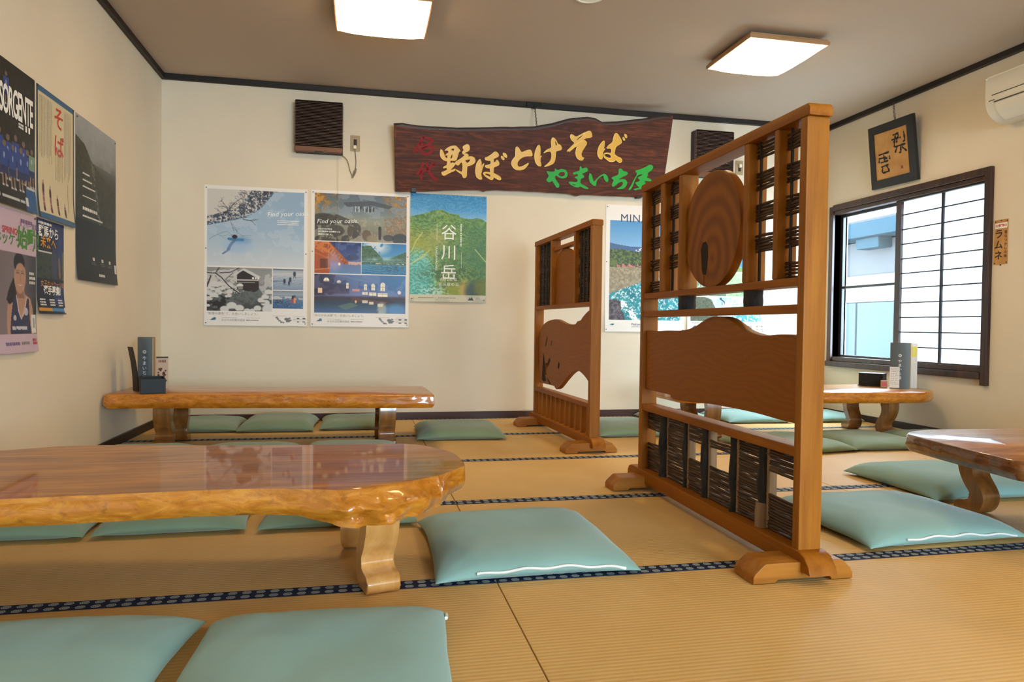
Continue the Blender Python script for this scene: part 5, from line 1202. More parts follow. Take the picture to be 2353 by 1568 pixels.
for pts, w in (([(0, .13), (.13, .14), (.22, .23), (.33, .42), (.5, .6)], .022), ([(.13, .14), (.19, 0)], .022), ([(.06, .2), (0, .45)], .03), ([(.2, .13), (.36, .11), (.5, 0)], .02), ([(.28, .28), (.4, .12)], .014)): a.fill(a.line(pts, w), rgb('33292a'))
a = p.panel(0.658, 0.582, 0.960, 0.734)
a.grad([(0, rgb('44536a')), (.1, rgb('a8b0b6')), (.3, rgb('b6bdc4')), (1, rgb('7f93ad'))]); t1 = a.n(9, 31, 4); a.fill((np.sin(a.T*60+a.S*20+t1*9) > .2)*(a.T > .35), rgb('6c809c'), .35); a.fill(a.line([(0, .27), (.5, .22), (1, .24)], .03), rgb('d8d3c4'), .7); a.fill(a.line([(0, .6), (.35, .58)], .05), rgb('5c6f8e'), .8)
for x, y, s_ in ((.71, .23, .11), (.57, .50, .10), (.38, .58, .10), (.53, .66, .08)): a.fill(a.ell(x, y, s_*.42, s_*1.1, .2), rgb('303650')); a.fill(a.line([(x-.02, y+s_), (x-.03, y+s_*1.8)], .02)+a.line([(x+.02, y+s_), (x+.03, y+s_*1.8)], .02), rgb('2a2c40'))
a = p.panel(0.658, 0.742, 0.960, 0.872)
a.grad([(0, rgb('7d8796')), (.2, rgb('97a3b2')), (.45, rgb('5e738f')), (1, rgb('2f5f95'))]); t1 = a.n(12, 41, 4, .65); a.fill(a.poly([(0, .3), (.6, .3), (1, .42), (1, .5), (0, .5)])*(t1 > .42), rgb('c9c9c6'), .8); a.fill(a.poly([(0, .5), (.6, .5), (.5, 1), (0, 1)])*(t1 > .48), rgb('2a3550'), .75); a.fill((t1 > .62)*a.below([0, 1], [.5, .5]), rgb('7fa6cf'), .5)
a.fill(a.rect(.60, .46, .68, .68), rgb('9a4a4a')); a.fill(a.ell(.66, .36, .04, .10), rgb('22252f')); a.fill(a.rect(.69, .38, .75, .70), rgb('d9925e')); a.fill(a.ell(.72, .30, .035, .08), rgb('4a4a66'))
p.text('Find your oasis.', 0.60, 0.208, 0.046, 'txt_white', shear=0.25, spacing=1.05, rot=0.07); p.dashes(0.70, 0.232, 0.16, 3, 0.0135, 'txt_white', 0.0055, 2)
p.text('“粉雪の景色”で、お会いしましょう。', 0.030, 0.922, 0.0215, 'txt_grey', spacing=1.02); town_footer(p, 0.955); p.finish(); p.pins(PINS)

# ---- hot spring poster
p = Poster('white poster of four hot spring bath pictures, right of the snow poster', 'B', -0.387, 0.348, 1.748, 0.717)
a = p.panel(0.038, 0.022, 0.966, 0.368)
t1, t2 = a.n(9, 51, 5, .6), a.n(26, 55, 4, .7)
a.grad([(0, rgb('54616f')), (.35, rgb('6b7a86')), (.55, rgb('8a8f80')), (1, rgb('77705f'))]); a.fill((t1 > .5)*(a.T < .5), rgb('9aa7b4'), .4)
for cx in (0, 1.0): a.fill(np.clip(1-np.abs(a.S-cx)/.3, 0, 1)*np.clip(1-a.T/.5, 0, 1)*(t2 > .44)*2, rgb('8a6428'), .85); a.fill(np.clip(1-np.abs(a.S-cx)/.28, 0, 1)*np.clip(1-a.T/.5, 0, 1)*(t2 > .56)*2, rgb('c58f3a'), .7)
a.fill(a.poly([(.3, .18), (.62, .12), (.85, .22), (.8, .28), (.62, .22), (.35, .27)]), rgb('3f4650'), .8); a.fill(a.rect(.42, .24, .64, .36)*(t2 > .45), rgb('2d3138'), .8)
for x in (.43, .47, .53, .57, .61): a.fill(a.rect(x, .25, x+.014, .37), rgb('c2cbd0'), .8)
a.fill(a.below([0, .25, .45, 1], [.46, .44, .60, 1.3])*(a.S < .5)*(t1 > .40), rgb('35312c'), .75); a.fill(a.poly([(.75, .5), (1, .4), (1, .85), (.78, .8)])*(t2 > .42), rgb('8a6440'), .7); a.fill((t2 > .60)*(a.T > .45)*(a.S > .3), rgb('b5a58c'), .5)
a.fill(a.poly([(.36, 1), (.5, .86), (.95, .9), (1, 1)]), rgb('a29c90'), .8)
for x, y, rx, ry, c in ((.56, .86, .05, .12, '63513a'), (.62, .93, .06, .08, '8f8066'), (.80, .90, .06, .07, '3c3a3a'), (.93, .92, .09, .12, '2f3338'), (.38, .78, .03, .12, '4a4036'), (.10, .55, .14, .13, '3a362f'), (.22, .78, .10, .12, '413a31')): a.fill(a.ell(x, y, rx, ry, .2), rgb(c), .85)
a.fill(a.line([(.705, .74), (.705, .92)], .06), rgb('3b322a')); a.fill(a.ell(.705, .70, .018, .04), rgb('2c2420'))
a = p.panel(0.038, 0.375, 0.503, 0.606); t1 = a.n(8, 61, 4)
a.grad([(0, rgb('1f2f63')), (.5, rgb('44558f')), (.7, rgb('6d78a6')), (1, rgb('5b86b4'))]); a.fill((t1 > .5)*(a.S > .45)*(a.T < .6), rgb('7f95c4'), .35)
a.fill(a.poly([(0, 0), (.32, 0), (.72, .62), (.72, .70), (.35, .60), (.32, 1), (0, 1)]), rgb('a8501c')); a.fill(a.poly([(0, 0), (.3, 0), (.66, .60), (.3, .45), (0, .2)])*(t1 > .47), rgb('d68540'), .7)
for k in range(9): a.fill(a.line([(.27+k*.05, .1+k*.065), (.23+k*.05, .18+k*.065)], .025), rgb('6e2a10'), .8)
a.fill(a.rect(.12, .55, .30, .85), rgb('5a2a12'), .8); a.fill(a.line([(.3, 0), (.3, .85)], .02)+a.line([(0, .35), (.3, .52)], .015)+a.line([(0, .9), (.35, .83)], .03), rgb('d98a4a'), .7)
a.fill(a.ell(.42, .62, .14, .3, .9), rgb('b39fc4'), .6); a.fill(a.rect(.72, .62, 1, .72)*(a.n(20, 66, 2) > .4), rgb('e0b59a'), .8); a.fill(a.ell(.53, .70, .022, .05), rgb('ffe6cc')); a.fill(a.ell(.8, .48, .16, .10, .4), rgb('2b3154'), .6)
a = p.panel(0.510, 0.375, 0.966, 0.606); t1, t2 = a.n(7, 71, 4), a.n(30, 75, 3, .7)
a.grad([(0, rgb('2f78b8')), (.4, rgb('4f94c6')), (.55, rgb('86b3bb')), (.63, rgb('5f7f6a')), (.68, rgb('4d87a8')), (1, rgb('2a6a9c'))])
a.fill(a.ell(.3, .12, .28, .22, .9)*(t1 > .35), rgb('d3dfe6'), .9); a.fill((1-a.poly([(0, 0), (1, 0), (1, .25), (.55, .52), (.48, .5), (.2, .08), (0, .1)]))*(a.T < .58)*1.0, rgb('3a5a46')); a.fill((1-a.poly([(0, 0), (1, 0), (1, .25), (.55, .52), (.48, .5), (.2, .08), (0, .1)]))*(a.T < .5)*(t2 > .5), rgb('5d7d55'), .6)
a.fill(np.clip(1-np.abs(a.T-.52)/.10, 0, 1)*np.clip(t1*1.9-.3, 0, 1), rgb('a9cfcf'), .8); a.fill(a.rect(0, .60, 1, .68)*(t2 > .42), rgb('3f5a3c'), .8); a.fill(a.rect(.3, .63, .95, .67)*(t2 > .55), rgb('d8d2b0'), .8); a.fill((np.sin(a.T*90+t1*14) > .3)*(a.T > .7), rgb('5fa3c8'), .5); a.fill(a.ell(.62, .8, .35, .12, .8)*(t2 > .5), rgb('24506a'), .6)
a = p.panel(0.036, 0.614, 0.964, 0.898); t1 = a.n(6, 81, 5)
a.grad([(0, rgb('4d6c9c')), (.35, rgb('4a5c90')), (.52, rgb('6a6f9f')), (.60, rgb('3c3040')), (.72, rgb('2f3d4c')), (1, rgb('4a6a9a'))]); a.fill(np.clip(1-a.S*2.2, 0, 1)*(a.T < .55), rgb('2e2030'), .9); a.fill(np.clip(a.S*1.6-.7, 0, 1)*(a.T < .5), rgb('3f86c4'), .7); a.fill((t1 > .52)*(a.T < .56), rgb('8ea2cc'), .3); a.fill(a.line([(.2, 0), (.6, .18)], .05)+a.line([(.5, 0), (.7, .2)], .06), rgb('7c88b8'), .35); a.fill(a.rect(.06, .26, .38, .5), rgb('3a2a44'), .5)
def win(x, y, w, h, arch=True):
    a.fill(a.rect(x, y, x+w, y+h), rgb('f3e9d4'))
    if arch: a.fill(a.ell(x+w/2, y, w/2, w*1.25, .1)*(a.T < y), rgb('f3e9d4'))
    a.fill(a.line([(x+w/2, y-w), (x+w/2, y+h)], .01)+a.line([(x, y+h*.35), (x+w, y+h*.35)], .01), rgb('8a7f8a'), .8)
for q in ((.10, .165, .06, .02), (.245, .20, .04, .02), (.345, .24, .027, .12), (.54, .27, .03, .12), (.62, .27, .038, .13), (.722, .25, .05, .16)): win(*q)
for q in ((.52, .44, .062, .075), (.595, .45, .08, .085), (.69, .46, .108, .10)): win(*q, False)
a.fill(a.rect(.04, .36, .085, .49), rgb('f2c9a0')); a.fill(a.rect(.41, .37, .49, .43), rgb('d8927e'), .9); a.fill(a.ell(.93, .44, .02, .05, .4), rgb('f0e0e6'))
a.fill(a.poly([(.35, .62), (.8, .60), (.9, .72), (.45, .70)]), rgb('3a2020'), .9)
for k in range(3): a.fill(a.line([(.4, .60+k*.035), (.8-k*.02, .71+k*.02)], .012), rgb('8a5a44'), .8)
for q in ((.52, .66, .06, .07), (.595, .70, .05, .07), (.69, .75, .06, .07)): a.fill(a.rect(q[0], q[1], q[0]+q[2], q[1]+q[3]), rgb('ecdfc2'), .85)
a.fill(a.line([(.8, .70), (.68, .98)], .02), rgb('4a3430')); a.fill(a.poly([(.25, .82), (.4, .72), (.48, .80), (.33, .92)])*(t1 > .4), rgb('6d8a6a'), .5); a.fill(a.ell(.74, .9, .05, .18, .6), rgb('d9dcc0'), .6); a.fill(a.ell(.9, .9, .12, .15, .8), rgb('5a9ad8'), .7); a.fill(a.ell(.45, .70, .010, .04), rgb('f0b070'))
p.text('Find your oasis.', 0.055, 0.245, 0.046, 'txt_white', shear=0.25, spacing=1.05, rot=0.05)
for i, s_ in enumerate(('みなかみが誇る', '18の温泉地で四季折々の', '湯浴びを愉しむ。')): p.text(s_, 0.068, 0.288+i*0.020, 0.0150, 'txt_white', bold=0.0003)
p.text('“みなかみ18湯”で、お会いしましょう。', 0.030, 0.926, 0.0215, 'txt_grey', spacing=1.02); town_footer(p, 0.957); p.finish(); p.pins(PINS)

# ---- green mountain poster
p = Poster('painted green mountain poster under a blue sky, below the left end of the shop sign', 'B', 0.354, 0.953, 1.760, 0.920, curl=0.016)
a = p.panel(); t1, t2, t3 = a.n(5, 91, 4), a.n(34, 95, 3, .7), a.n(16, 99, 4, .65); hz = np.sin(a.T*150+t1*30+t3*14)
a.grad([(0, rgb('1f78b0')), (.14, rgb('3f8fc8')), (.24, rgb('8fb9dd')), (.3, rgb('9fc0dc'))]); a.fill((hz > .3)*(a.T < .2), rgb('6fb0d8'), .4)
ridge = a.below([0, .15, .30, .42, .48, .55, .63, .64, .72, .80, .87, .94, 1], [.215, .19, .15, .142, .165, .178, .178, .205, .215, .22, .205, .215, .245])
a.fill(ridge, two(rgb('4d7a2e'), rgb('8aa23a'), np.clip(t1*1.8-.4, 0, 1))); a.fill(ridge*(t2 > .52), rgb('3c6a34'), .7); a.fill(ridge*(hz > .45), rgb('9cc39a'), .42)
yl = np.clip(1-np.hypot(a.S-.10, (a.T-.52)*1.2)/.30, 0, 1); a.fill(ridge*yl, rgb('b2a52e'), .8); yl = np.clip(1-np.hypot(a.S-.36, (a.T-.4)*1.5)/.2, 0, 1); a.fill(ridge*yl, rgb('b9b05a'), .7)
gr = np.clip(1-np.hypot(a.S-.88, (a.T-.55))/.42, 0, 1); a.fill(ridge*gr, rgb('3f7048'), .75); tq = np.clip(1-np.hypot((a.S-.08)*1.0, (a.T-.80)*.9)/.30, 0, 1); a.fill(ridge*np.clip(tq*2.2, 0, 1), rgb('47a8a8'), .85); a.fill(ridge*(tq > .12)*(hz > .2), rgb('8fd6d6'), .6)
for pts in ([(.0, .66), (.12, .60), (.26, .52)], [(.02, .54), (.08, .44), (.16, .36)], [(.05, .64), (.2, .57)], [(.85, .50), (.95, .58), (1, .62)]): a.fill(a.line(pts, .008), rgb('d5cf7a'), .8)
a.fill(ridge*a.ell(.62, .86, .16, .10, .9)*(t2 > .4), rgb('93962e'), .8); a.fill(a.ell(.72, .90, .07, .10, .9), rgb('c0a35a'), .8); a.fill(a.ell(.82, .90, .10, .10, .7), rgb('33484a'), .85); a.fill(a.ell(.93, .86, .09, .08, .7), rgb('6d7024'), .8); a.fill(ridge*a.ell(.3, .90, .16, .05, .8)*(hz > -.2), rgb('b4dcdc'), .8); a.fill(ridge*a.rect(0, 0, 1, .93)*a.ell(.55, .74, .4, .08, .9)*(t2 > .45), rgb('3a5a26'), .7)
a.fill(a.rect(0, .932, 1, 1), rgb('b9b7a2')); a.fill(a.rect(0, .932, 1, 1)*(t1 > .5), rgb('cfccb4'), .7); a.fill(a.poly([(.76, .978), (.785, .948), (.795, .962), (.81, .946), (.835, .978)]), rgb('2c3a3a'))
p.text(['谷', '川', '岳'], 0.505, 0.405, 0.128, 'txt_white', vertical=True, spacing=1.22, bold=0.0004)
p.text(['7月2日は', '谷川岳の日'], 0.505, 0.80, 0.0285, 'txt_white', vertical=True, spacing=1.35)
p.text('TANIGAWADAKE', 0.330, 0.48, 0.024, 'txt_white', rot=-PI/2); p.dashes(0.655, 0.27, 0.20, 1, 0.02, 'txt_white', 0.012, 3, True)
for u, v0, v1 in ((.345, .27, .43), (.670, .53, .68)):
    B = MB(); B.face([B.bm.verts.new(p.P(x, y, 0.0009)) for x, y in ((u, v0), (u, v1), (u+.003, v1), (u+.003, v0))]); me = bpy.data.meshes.new('r'); B.bm.to_mesh(me); B.bm.free(); p.texts.append(('txt_white', me))
p.dashes(0.11, 0.958, 0.13, 1, .01, 'txt_grey', .007, 11); p.dashes(0.37, 0.958, 0.15, 1, .01, 'txt_grey', .007, 12); p.dashes(0.87, 0.955, 0.03, 2, .008, 'txt_grey', .004, 13)
p.finish(); p.pins([(.022, .018), (.976, .02), (.025, .975), (.975, .978)])

# ---- river poster and rock jumping poster, half hidden by the big screen
p = Poster('white poster of a turquoise river with MIN in navy letters, between the two screens', 'B', 1.950, 2.655, 1.750, 0.703)
a = p.panel(0.055, 0.125, 0.945, 0.905); t1, t2 = a.n(8, 101, 5, .6), a.n(44, 105, 3, .7)
a.grad([(0, rgb('4f8fc4')), (.25, rgb('7fb0da')), (.33, rgb('a9c8e2')), (.5, rgb('8a8a70'))])
a.fill(a.below([0, .1, .3, .5, .7, .85, 1], [.225, .24, .26, .255, .275, .25, .27]), rgb('4a6894')); a.fill(a.below([0, .45, .6, .75, 1], [.4, .262, .26, .285, .4])*(t2 > .55)*(a.T < .31), rgb('d9e2ea'))
a.fill(a.below([0, .15, .35, .6, .8, 1], [.29, .285, .31, .30, .32, .30]), rgb('3c5240')); a.fill(a.below([0, .15, .35, .6, .8, 1], [.29, .285, .31, .30, .32, .30])*(t2 > .5), rgb('71824a'), .8)
a.fill(a.rect(.1, .435, 1, .465)*(t2 > .45), rgb('c47f7c')); a.fill(a.below([0, 1], [.47, .46]), two(rgb('857c68'), rgb('b5a88e'), np.clip(t2*2-.6, 0, 1)))
river = a.below([0, .2, .5, .8, 1, 1.01], [.74, .68, .60, .56, .52, .5]); a.fill(river, two(rgb('1f7688'), rgb('3aa3ae'), np.clip(t1*2-.5, 0, 1))); a.fill(river*(t2 > .60), rgb('dbeaec'), .85); a.fill(a.line([(.16, .83), (.3, .9), (.36, 1)], .06)*(t2 > .42), rgb('eef4f4'))
a.fill(a.poly([(0, .80), (.10, .79), (.16, .82), (.17, .9), (.2, .93), (.22, 1), (0, 1)]), two(rgb('3d3840'), rgb('807a82'), np.clip(t2*2-.6, 0, 1)))
p.text('MINAKAMI', 0.175, 0.132, 0.092, 'txt_navy', spacing=1.12); p.text('Find your oasis.', 0.33, 0.948, 0.026, 'txt_navy', bold=0.0004); p.dashes(0.33, 0.958, 0.2, 1, .01, 'txt_grey', .004, 21)
a = p.panel(0, 0.9, 1, 1); a.fill(a.poly([(.055, .50), (.085, .36), (.105, .34), (.085, .50)]), rgb('3f8f88')); a.fill(a.poly([(.085, .50), (.10, .37), (.115, .35), (.112, .50)]), rgb('2b4a66'))
p.finish(); p.pins(PINS)
p = Poster('white poster of a person leaping off a dark rock, seen through the big screen', 'B', 2.684, 3.400, 1.750, 0.703)
a = p.panel(0.045, 0.03, 0.955, 0.50); t1, t2 = a.n(8, 111, 5, .6), a.n(40, 115, 3, .7)
a.grad([(0, rgb('6fb2dc')), (.5, rgb('b9d4e4')), (1, rgb('8fa66a'))]); a.fill(a.below([0, .5, 1], [.6, .5, .62])*(t2 > .4), rgb('6f8a4a')); a.fill(a.poly([(.30, .55), (.62, .45), (.70, .62), (.34, .70)]), rgb('e0b23a')); a.fill(a.poly([(.2, .72), (.7, .66), (.8, .9), (.2, .95)]), rgb('3f86b8'))
a = p.panel(0.045, 0.51, 0.50, 0.70); t2 = a.n(30, 121, 3, .7); a.grad([(0, rgb('8fa88a')), (1, rgb('5f7a5c'))]); a.fill((t2 > .55), rgb('dfe6e0'), .7); a.fill(a.rect(.5, 0, 1, 1)*(t2 > .4), rgb('4d6a58'), .7)
a = p.panel(0.505, 0.51, 0.955, 0.70); t2 = a.n(30, 125, 3, .7); a.grad([(0, rgb('9fb88a')), (1, rgb('6f9a6c'))]); a.fill((t2 > .5), rgb('b9c7a0'), .6)
a = p.panel(0.045, 0.71, 0.57, 0.905); t1, t2 = a.n(7, 131, 5, .6), a.n(40, 135, 3, .7)
a.grad([(0, rgb('9fc0dc')), (1, rgb('cfdff0'))]); a.fill((t1 > .5), rgb('f0f5fa'), .7); a.fill(a.poly([(0, 0), (.35, 0), (.5, .1), (.62, .5), (.68, 1), (0, 1)]), two(rgb('4a5240'), rgb('6f7560'), np.clip(t2*2-.6, 0, 1)))
a.fill(a.line([(.72, .08), (.78, .14), (.82, .20)], .05)+a.line([(.80, .17), (.83, .28)], .035)+a.line([(.76, .2), (.77, .32)], .03)+a.ell(.73, .05, .03, .04), rgb('243a52'))
a = p.panel(0.575, 0.71, 0.955, 0.83); t2 = a.n(26, 141, 3, .7); a.grad([(0, rgb('a9c79a')), (1, rgb('7faf8c'))]); a.fill((t2 > .5), rgb('cfe0c0'), .7)
a = p.panel(0.575, 0.835, 0.955, 0.905); t2 = a.n(20, 145, 3, .7); a.grad([(0, rgb('3f9aa8')), (1, rgb('2a7f96'))]); a.fill((t2 > .55), rgb('cfe6ea'), .8)
p.text('“大自然”で、お会いしましょう。', 0.045, 0.930, 0.0215, 'txt_grey'); town_footer(p, 0.957); p.finish(); p.pins(PINS)

# ---- left wall
GL = 'posters on the left wall'
p = Poster('tall dark poster of a misty forest waterfall, nearest the corner on the left wall', 'L', 3.975, 4.570, 1.795, 0.948, 0.0045, 0.02, (0.1, 0.1, 0.1), GL)
a = p.panel(); t1, t2 = a.n(5, 151, 5, .6), a.n(40, 155, 3, .7)
a.grad([(0, rgb('8d9196')), (.18, rgb('767c80')), (.3, rgb('3a3f3a')), (.6, rgb('222622')), (1, rgb('121312'))]); a.fill(np.clip(t1*1.6-.4, 0, 1)*(a.T < .25), rgb('a9adb2'), .6)
fo = a.below([0, .2, .35, .6, .8, 1], [.13, .16, .24, .30, .33, .36]); a.fill(fo, two(rgb('1d211c'), rgb('3c4238'), np.clip(t2*2-.6, 0, 1))); a.fill(fo*np.clip(1-a.T*1.1, 0, 1)*np.clip(a.S, 0, 1), rgb('4a4034'), .6); a.fill(fo*np.clip(1-np.abs(a.S-.45-(a.T-.4)*.5)/.05, 0, 1)*(t2 > .48)*(a.T < .72), rgb('9aa19c'), .55); a.fill(fo*(a.T > .62), rgb('101110'), .75)
for i, v in enumerate((.335, .375, .415)): p.dashes(0.15, v, 0.10+0.05*i, 1, .01, 'txt_white', .008, 30+i)
p.dashes(0.15, 0.475, 0.2, 1, .01, 'txt_white', .006, 34)
p.dashes(0.15, 0.545, 0.22, 1, .01, 'txt_white', .016, 35); p.dashes(0.15, 0.595, 0.32, 1, .01, 'txt_white', .009, 36)
for u in (.36, .58, .78): p.dashes(u, .845, .03, 1, .01, 'txt_white', .018, 41); p.dashes(u-.04, .875, .07, 2, .009, 'txt_grey', .004, 42)
p.dashes(0.48, 0.945, 0.10, 1, .01, 'txt_white', .014, 44); a = p.panel(.93, .86, .985, .92); a.a[:] = .85
p.finish(); p.pins([(.03, .02), (.97, .02)], 'steel')
p = Poster('cream poster with red brush characters and blue borders on the left wall', 'L', 3.538, 3.955, 1.797, 1.203, 0.0040, 0.02, (0.80, 0.75, 0.62), GL)
a = p.panel(); a.fill(a.rect(0, 0, 1, .045)+a.rect(0, .955, 1, 1), rgb('2f5d84')); a.fill(a.rect(0, 0, .035, 1)+a.rect(.965, 0, 1, 1), rgb('1f3346'))
for x, y in ((.155, .74), (.325, .765), (.505, .815), (.70, .865)):
    a.fill(a.line([(x, y-.035), (x, y-.015)], .008), rgb('4a3040')); a.fill(a.line([(x, y), (x, .925)], .032), rgb('8a5560')); a.fill(a.line([(x, y+.01), (x, y+.045)], .034)+a.line([(x, .915), (x, .925)], .03), rgb('4a2838')); a.fill(a.line([(x-.03, .87), (x+.03, .87)], .005)+a.line([(x-.03, .83), (x+.03, .83)], .004), rgb('c9b9b0'))
p.text(['そ', 'ば'], 0.555, 0.235, 0.115, 'txt_red', vertical=True, spacing=1.15, bold=0.0015)
for u0, u1, v, L, sd in ((.07, .42, .07, .30, 51), (.70, .92, .07, .34, 52), (.46, .68, .40, .17, 53)):
    p.dashes(u0, v, L, int((u1-u0)*p.w/0.0150), 0.0150, 'txt_grey', .0050, sd, True)
p.dashes(.80, .66, .14, 1, .01, 'txt_grey', .007, 54, True); p.finish(); p.pins([(.03, .012), (.97, .012)], 'steel')
p = Poster('black poster of a team in blue uniforms under large white letters', 'L', 3.105, 3.522, 1.800, 1.206, 0.0036, 0.018, (.05, .06, .08), GL)
a = p.panel(); t1, t2 = a.n(6, 161, 4), a.n(30, 165, 3, .7); a.grad([(0, rgb('14161a')), (.5, rgb('111318')), (.8, rgb('0e1420')), (1, rgb('0c1018'))]); a.fill((t2 > .62), rgb('2a2c33'), .6)
def player(pan, x, y, s_, col='1f3f86', light=False):
    pan.fill(pan.ell(x, y-.052*s_, .022*s_*1.4, .020*s_), rgb('6d5a50')); pan.fill(pan.poly([(x-.05*s_*1.4, y-.025*s_), (x+.05*s_*1.4, y-.025*s_), (x+.045*s_*1.4, y+.085*s_), (x-.045*s_*1.4, y+.085*s_)]), rgb(col)); pan.fill(pan.ell(x, y+.02*s_, .015*s_, .02*s_), rgb('b9c2d8'), .6)
    pan.fill(pan.poly([(x-.045*s_*1.4, y+.085*s_), (x+.045*s_*1.4, y+.085*s_), (x+.05*s_*1.4, y+.14*s_), (x-.05*s_*1.4, y+.14*s_)]), rgb('182a5c')); pan.fill(pan.line([(x-.02*s_*1.4, y+.14*s_), (x-.02*s_*1.4, y+.20*s_)], .018*s_)+pan.line([(x+.02*s_*1.4, y+.14*s_), (x+.02*s_*1.4, y+.20*s_)], .018*s_), rgb('8a705f')); pan.fill(pan.line([(x-.025*s_*1.4, y+.205*s_), (x-.01*s_*1.4, y+.205*s_)], .014*s_)+pan.line([(x+.015*s_*1.4, y+.205*s_), (x+.035*s_*1.4, y+.205*s_)], .014*s_), rgb('b9b9bb'))
for x, y in ((.08, .58), (.24, .56), (.40, .585), (.56, .565), (.73, .58), (.16, .63), (.33, .635), (.50, .64), (.67, .635), (.82, .625)): player(a, x, y, 1.1)
player(a, .92, .60, 1.0, '6f8a7a'); player(a, .38, .14, .8); player(a, .15, .15, .8, '3a4258')
a.fill(a.poly([(.78, .83), (1, .80), (1, 1), (.72, 1)]), rgb('1f5288')); a.fill(a.rect(.80, .815, .98, .83)+a.rect(.25, .93, .60, .945)+a.rect(.62, .93, .72, .945)+a.rect(.02, .92, .22, .945), rgb('b9bcc0')); a.fill(a.rect(.74, .90, .80, .955), rgb('c9ccd0'))
p.text('SORGENTE', 0.235, 0.365, 0.165, 'txt_white', spacing=0.86, bold=0.0035, wide=0.40); p.text('THE', 0.02, 0.30, 0.075, 'txt_white', bold=0.003, wide=0.55); p.dashes(.62, .385, .05, 2, .012, 'txt_white', .009, 61); p.dashes(.77, .38, .05, 1, .03, 'txt_white', .026, 62)
p.finish(); p.pins([(.97, .015)], 'steel')
p = Poster('lavender poster of a smiling person in a navy sports top', 'L', 3.105, 3.530, 1.200, 0.600, 0.0036, 0.02, (.76, .66, .72), GL)
a = p.panel(0, .30, 1, .865); t1 = a.n(5, 171, 4); a.grad([(0, rgb('6d6166')), (1, rgb('8a7a7e'))], a.T*.4+a.S*.5); a.fill(np.clip(a.S*1.8-.9, 0, 1), rgb('262a34'), .95)
sk, sk2 = rgb('b08670'), rgb('8f6552')
a.fill(a.poly([(.36, 1), (.38, .66), (.44, .56), (.55, .50), (.74, .50), (.86, .55), (.91, .66), (.94, .86), (.92, 1)]), sk); a.fill(a.poly([(.55, .42), (.72, .42), (.75, .55), (.52, .55)]), sk2)
a.fill(a.poly([(.40, .46), (.50, .30), (.56, .5), (.50, .60), (.42, .64), (.36, .58)]), rgb('1c1618'))
a.fill(a.ell(.635, .28, .125, .215, .06), sk); a.fill(a.ell(.62, .12, .115, .13, .05), rgb('17131a')); a.fill(a.ell(.64, .235, .105, .12, .15), sk); a.fill(a.ell(.60, .045, .05, .055), rgb('17131a'))
for x in (.585, .69): a.fill(a.line([(x-.03, .245), (x, .24), (x+.03, .245)], .010), rgb('2b1e1c')); a.fill(a.line([(x-.03, .215), (x+.03, .212)], .007), rgb('3a2824'))
a.fill(a.line([(.64, .26), (.65, .325), (.635, .33)], .008), sk2); a.fill(a.line([(.585, .385), (.635, .40), (.69, .382)], .016), rgb('e8d6cf')); a.fill(a.line([(.58, .378), (.635, .41), (.695, .376)], .007), rgb('8a4a48'))
nv = rgb('262a4e'); a.fill(a.poly([(.50, .55), (.55, .53), (.60, .72), (.66, .82), (.74, .74), (.78, .55), (.83, .56), (.84, .72), (.87, 1), (.42, 1), (.46, .74)]), nv); a.fill(a.line([(.56, .53), (.61, .72), (.66, .81), (.73, .73), (.78, .54)], .014), rgb('c9c3d0')); a.fill(a.rect(.47, .90, .78, .945)*(a.n(26, 177, 2) > .35), rgb('c3c0c8')); a.fill(a.ell(.53, .80, .03, .035)+a.ell(.77, .72, .04, .05), rgb('b7b2bd'))
a.fill(a.line([(.70, .42), (.76, .6), (.68, .78)], .006), rgb('ddd8d4'), .8)
a.fill(a.rect(.88, .76, .985, .985), rgb('d9d6d2')); a.fill(a.rect(.915, .80, .96, .93), rgb('9a9a9c'))
p.text('始動!', 0.575, 0.245, 0.098, 'txt_green', spacing=0.9, bold=0.003); p.text('ホッケー', 0.13, 0.245, 0.058, 'txt_green', bold=0.001); p.text('SPRING', 0.28, 0.175, 0.038, 'txt_red', bold=0.001); p.text('メンバー募集', 0.62, 0.105, 0.030, 'txt_purple'); p.dashes(.66, .05, .12, 1, .02, 'txt_purple', .016, 71)
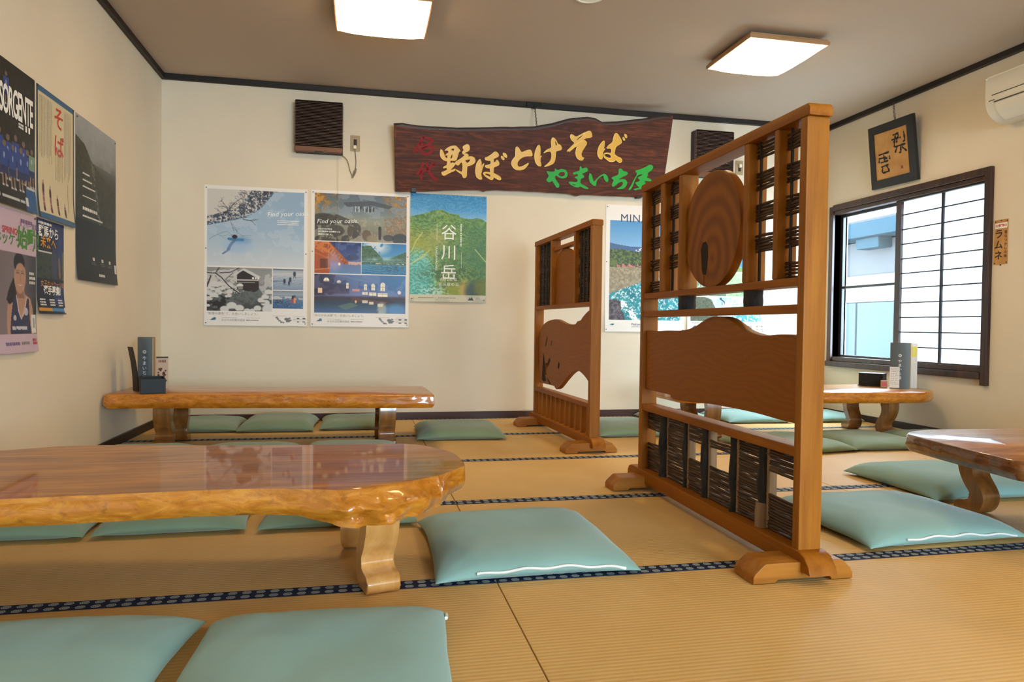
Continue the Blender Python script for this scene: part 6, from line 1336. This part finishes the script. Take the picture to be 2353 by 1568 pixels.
p.dashes(.84, .42, .055, 3, .020, 'txt_white', .012, 72); p.dashes(.30, .925, .12, 1, .02, 'txt_purple', .014, 74); p.dashes(.62, .925, .08, 1, .02, 'txt_grey', .012, 75); p.dashes(.88, .905, .04, 2, .014, 'txt_red', .012, 76)
p.finish(); p.pins([(.97, .02)], 'steel')
p = Poster('small dark blue poster with orange bar at its foot, under the cream poster', 'L', 3.536, 3.830, 1.200, 0.768, 0.0036, 0.02, (.07, .09, .16), GL)
a = p.panel(); t1, t2 = a.n(5, 181, 4), a.n(20, 185, 3, .7); a.grad([(0, rgb('1c2a55')), (.4, rgb('1a2236')), (.7, rgb('162036')), (1, rgb('141a2c'))])
a.fill(a.poly([(0, .36), (1, .30), (1, .62), (0, .62)])*(t2 > .35), rgb('3d4a3c'), .8); a.fill(a.poly([(.55, .05), (1, .05), (1, .62), (.5, .6)])*(t2 > .5), rgb('2f3768'), .8); a.fill(a.ell(.62, .45, .12, .14, .4), rgb('39405c')); a.fill(a.ell(.84, .30, .1, .2, .4), rgb('2a3a78'), .8); a.fill(a.line([(.8, .4), (.83, .58)], .05), rgb('7a6050')); a.fill(a.rect(.93, .3, 1, .62), rgb('66703c'), .8); a.fill(a.rect(.62, .66, 1, .9)*(t2 > .4), rgb('1f3f8a'), .8)
a.fill(a.rect(.02, .93, .44, .97), rgb('c48a2a')); a.fill(a.rect(.44, .93, .92, .97), rgb('3d86bd')); a.fill(a.rect(.92, .925, 1, .985), rgb('c9c9cc'))
p.text('群馬から', 0.05, 0.175, 0.056, 'txt_white', spacing=.92, bold=.001); p.text('未来へ', 0.12, 0.285, 0.056, 'txt_orange', spacing=.95, bold=.001); p.text('女子ホッケーU18', 0.12, 0.705, 0.034, 'txt_orange', spacing=.92); p.text('選手募集!', 0.22, 0.785, 0.045, 'txt_white', spacing=.95, bold=.0012)
p.dashes(.06, .03, .15, 1, .01, 'txt_white', .011, 81); p.dashes(.06, .335, .16, 1, .01, 'txt_white', .007, 82); p.dashes(.08, .84, .06, 3, .012, 'txt_white', .007, 83); p.dashes(.40, .84, .06, 3, .012, 'txt_white', .007, 84); p.dashes(.72, .84, .06, 3, .012, 'txt_white', .007, 85)
p.finish(); p.pins([(.03, .02), (.96, .02)], 'steel')
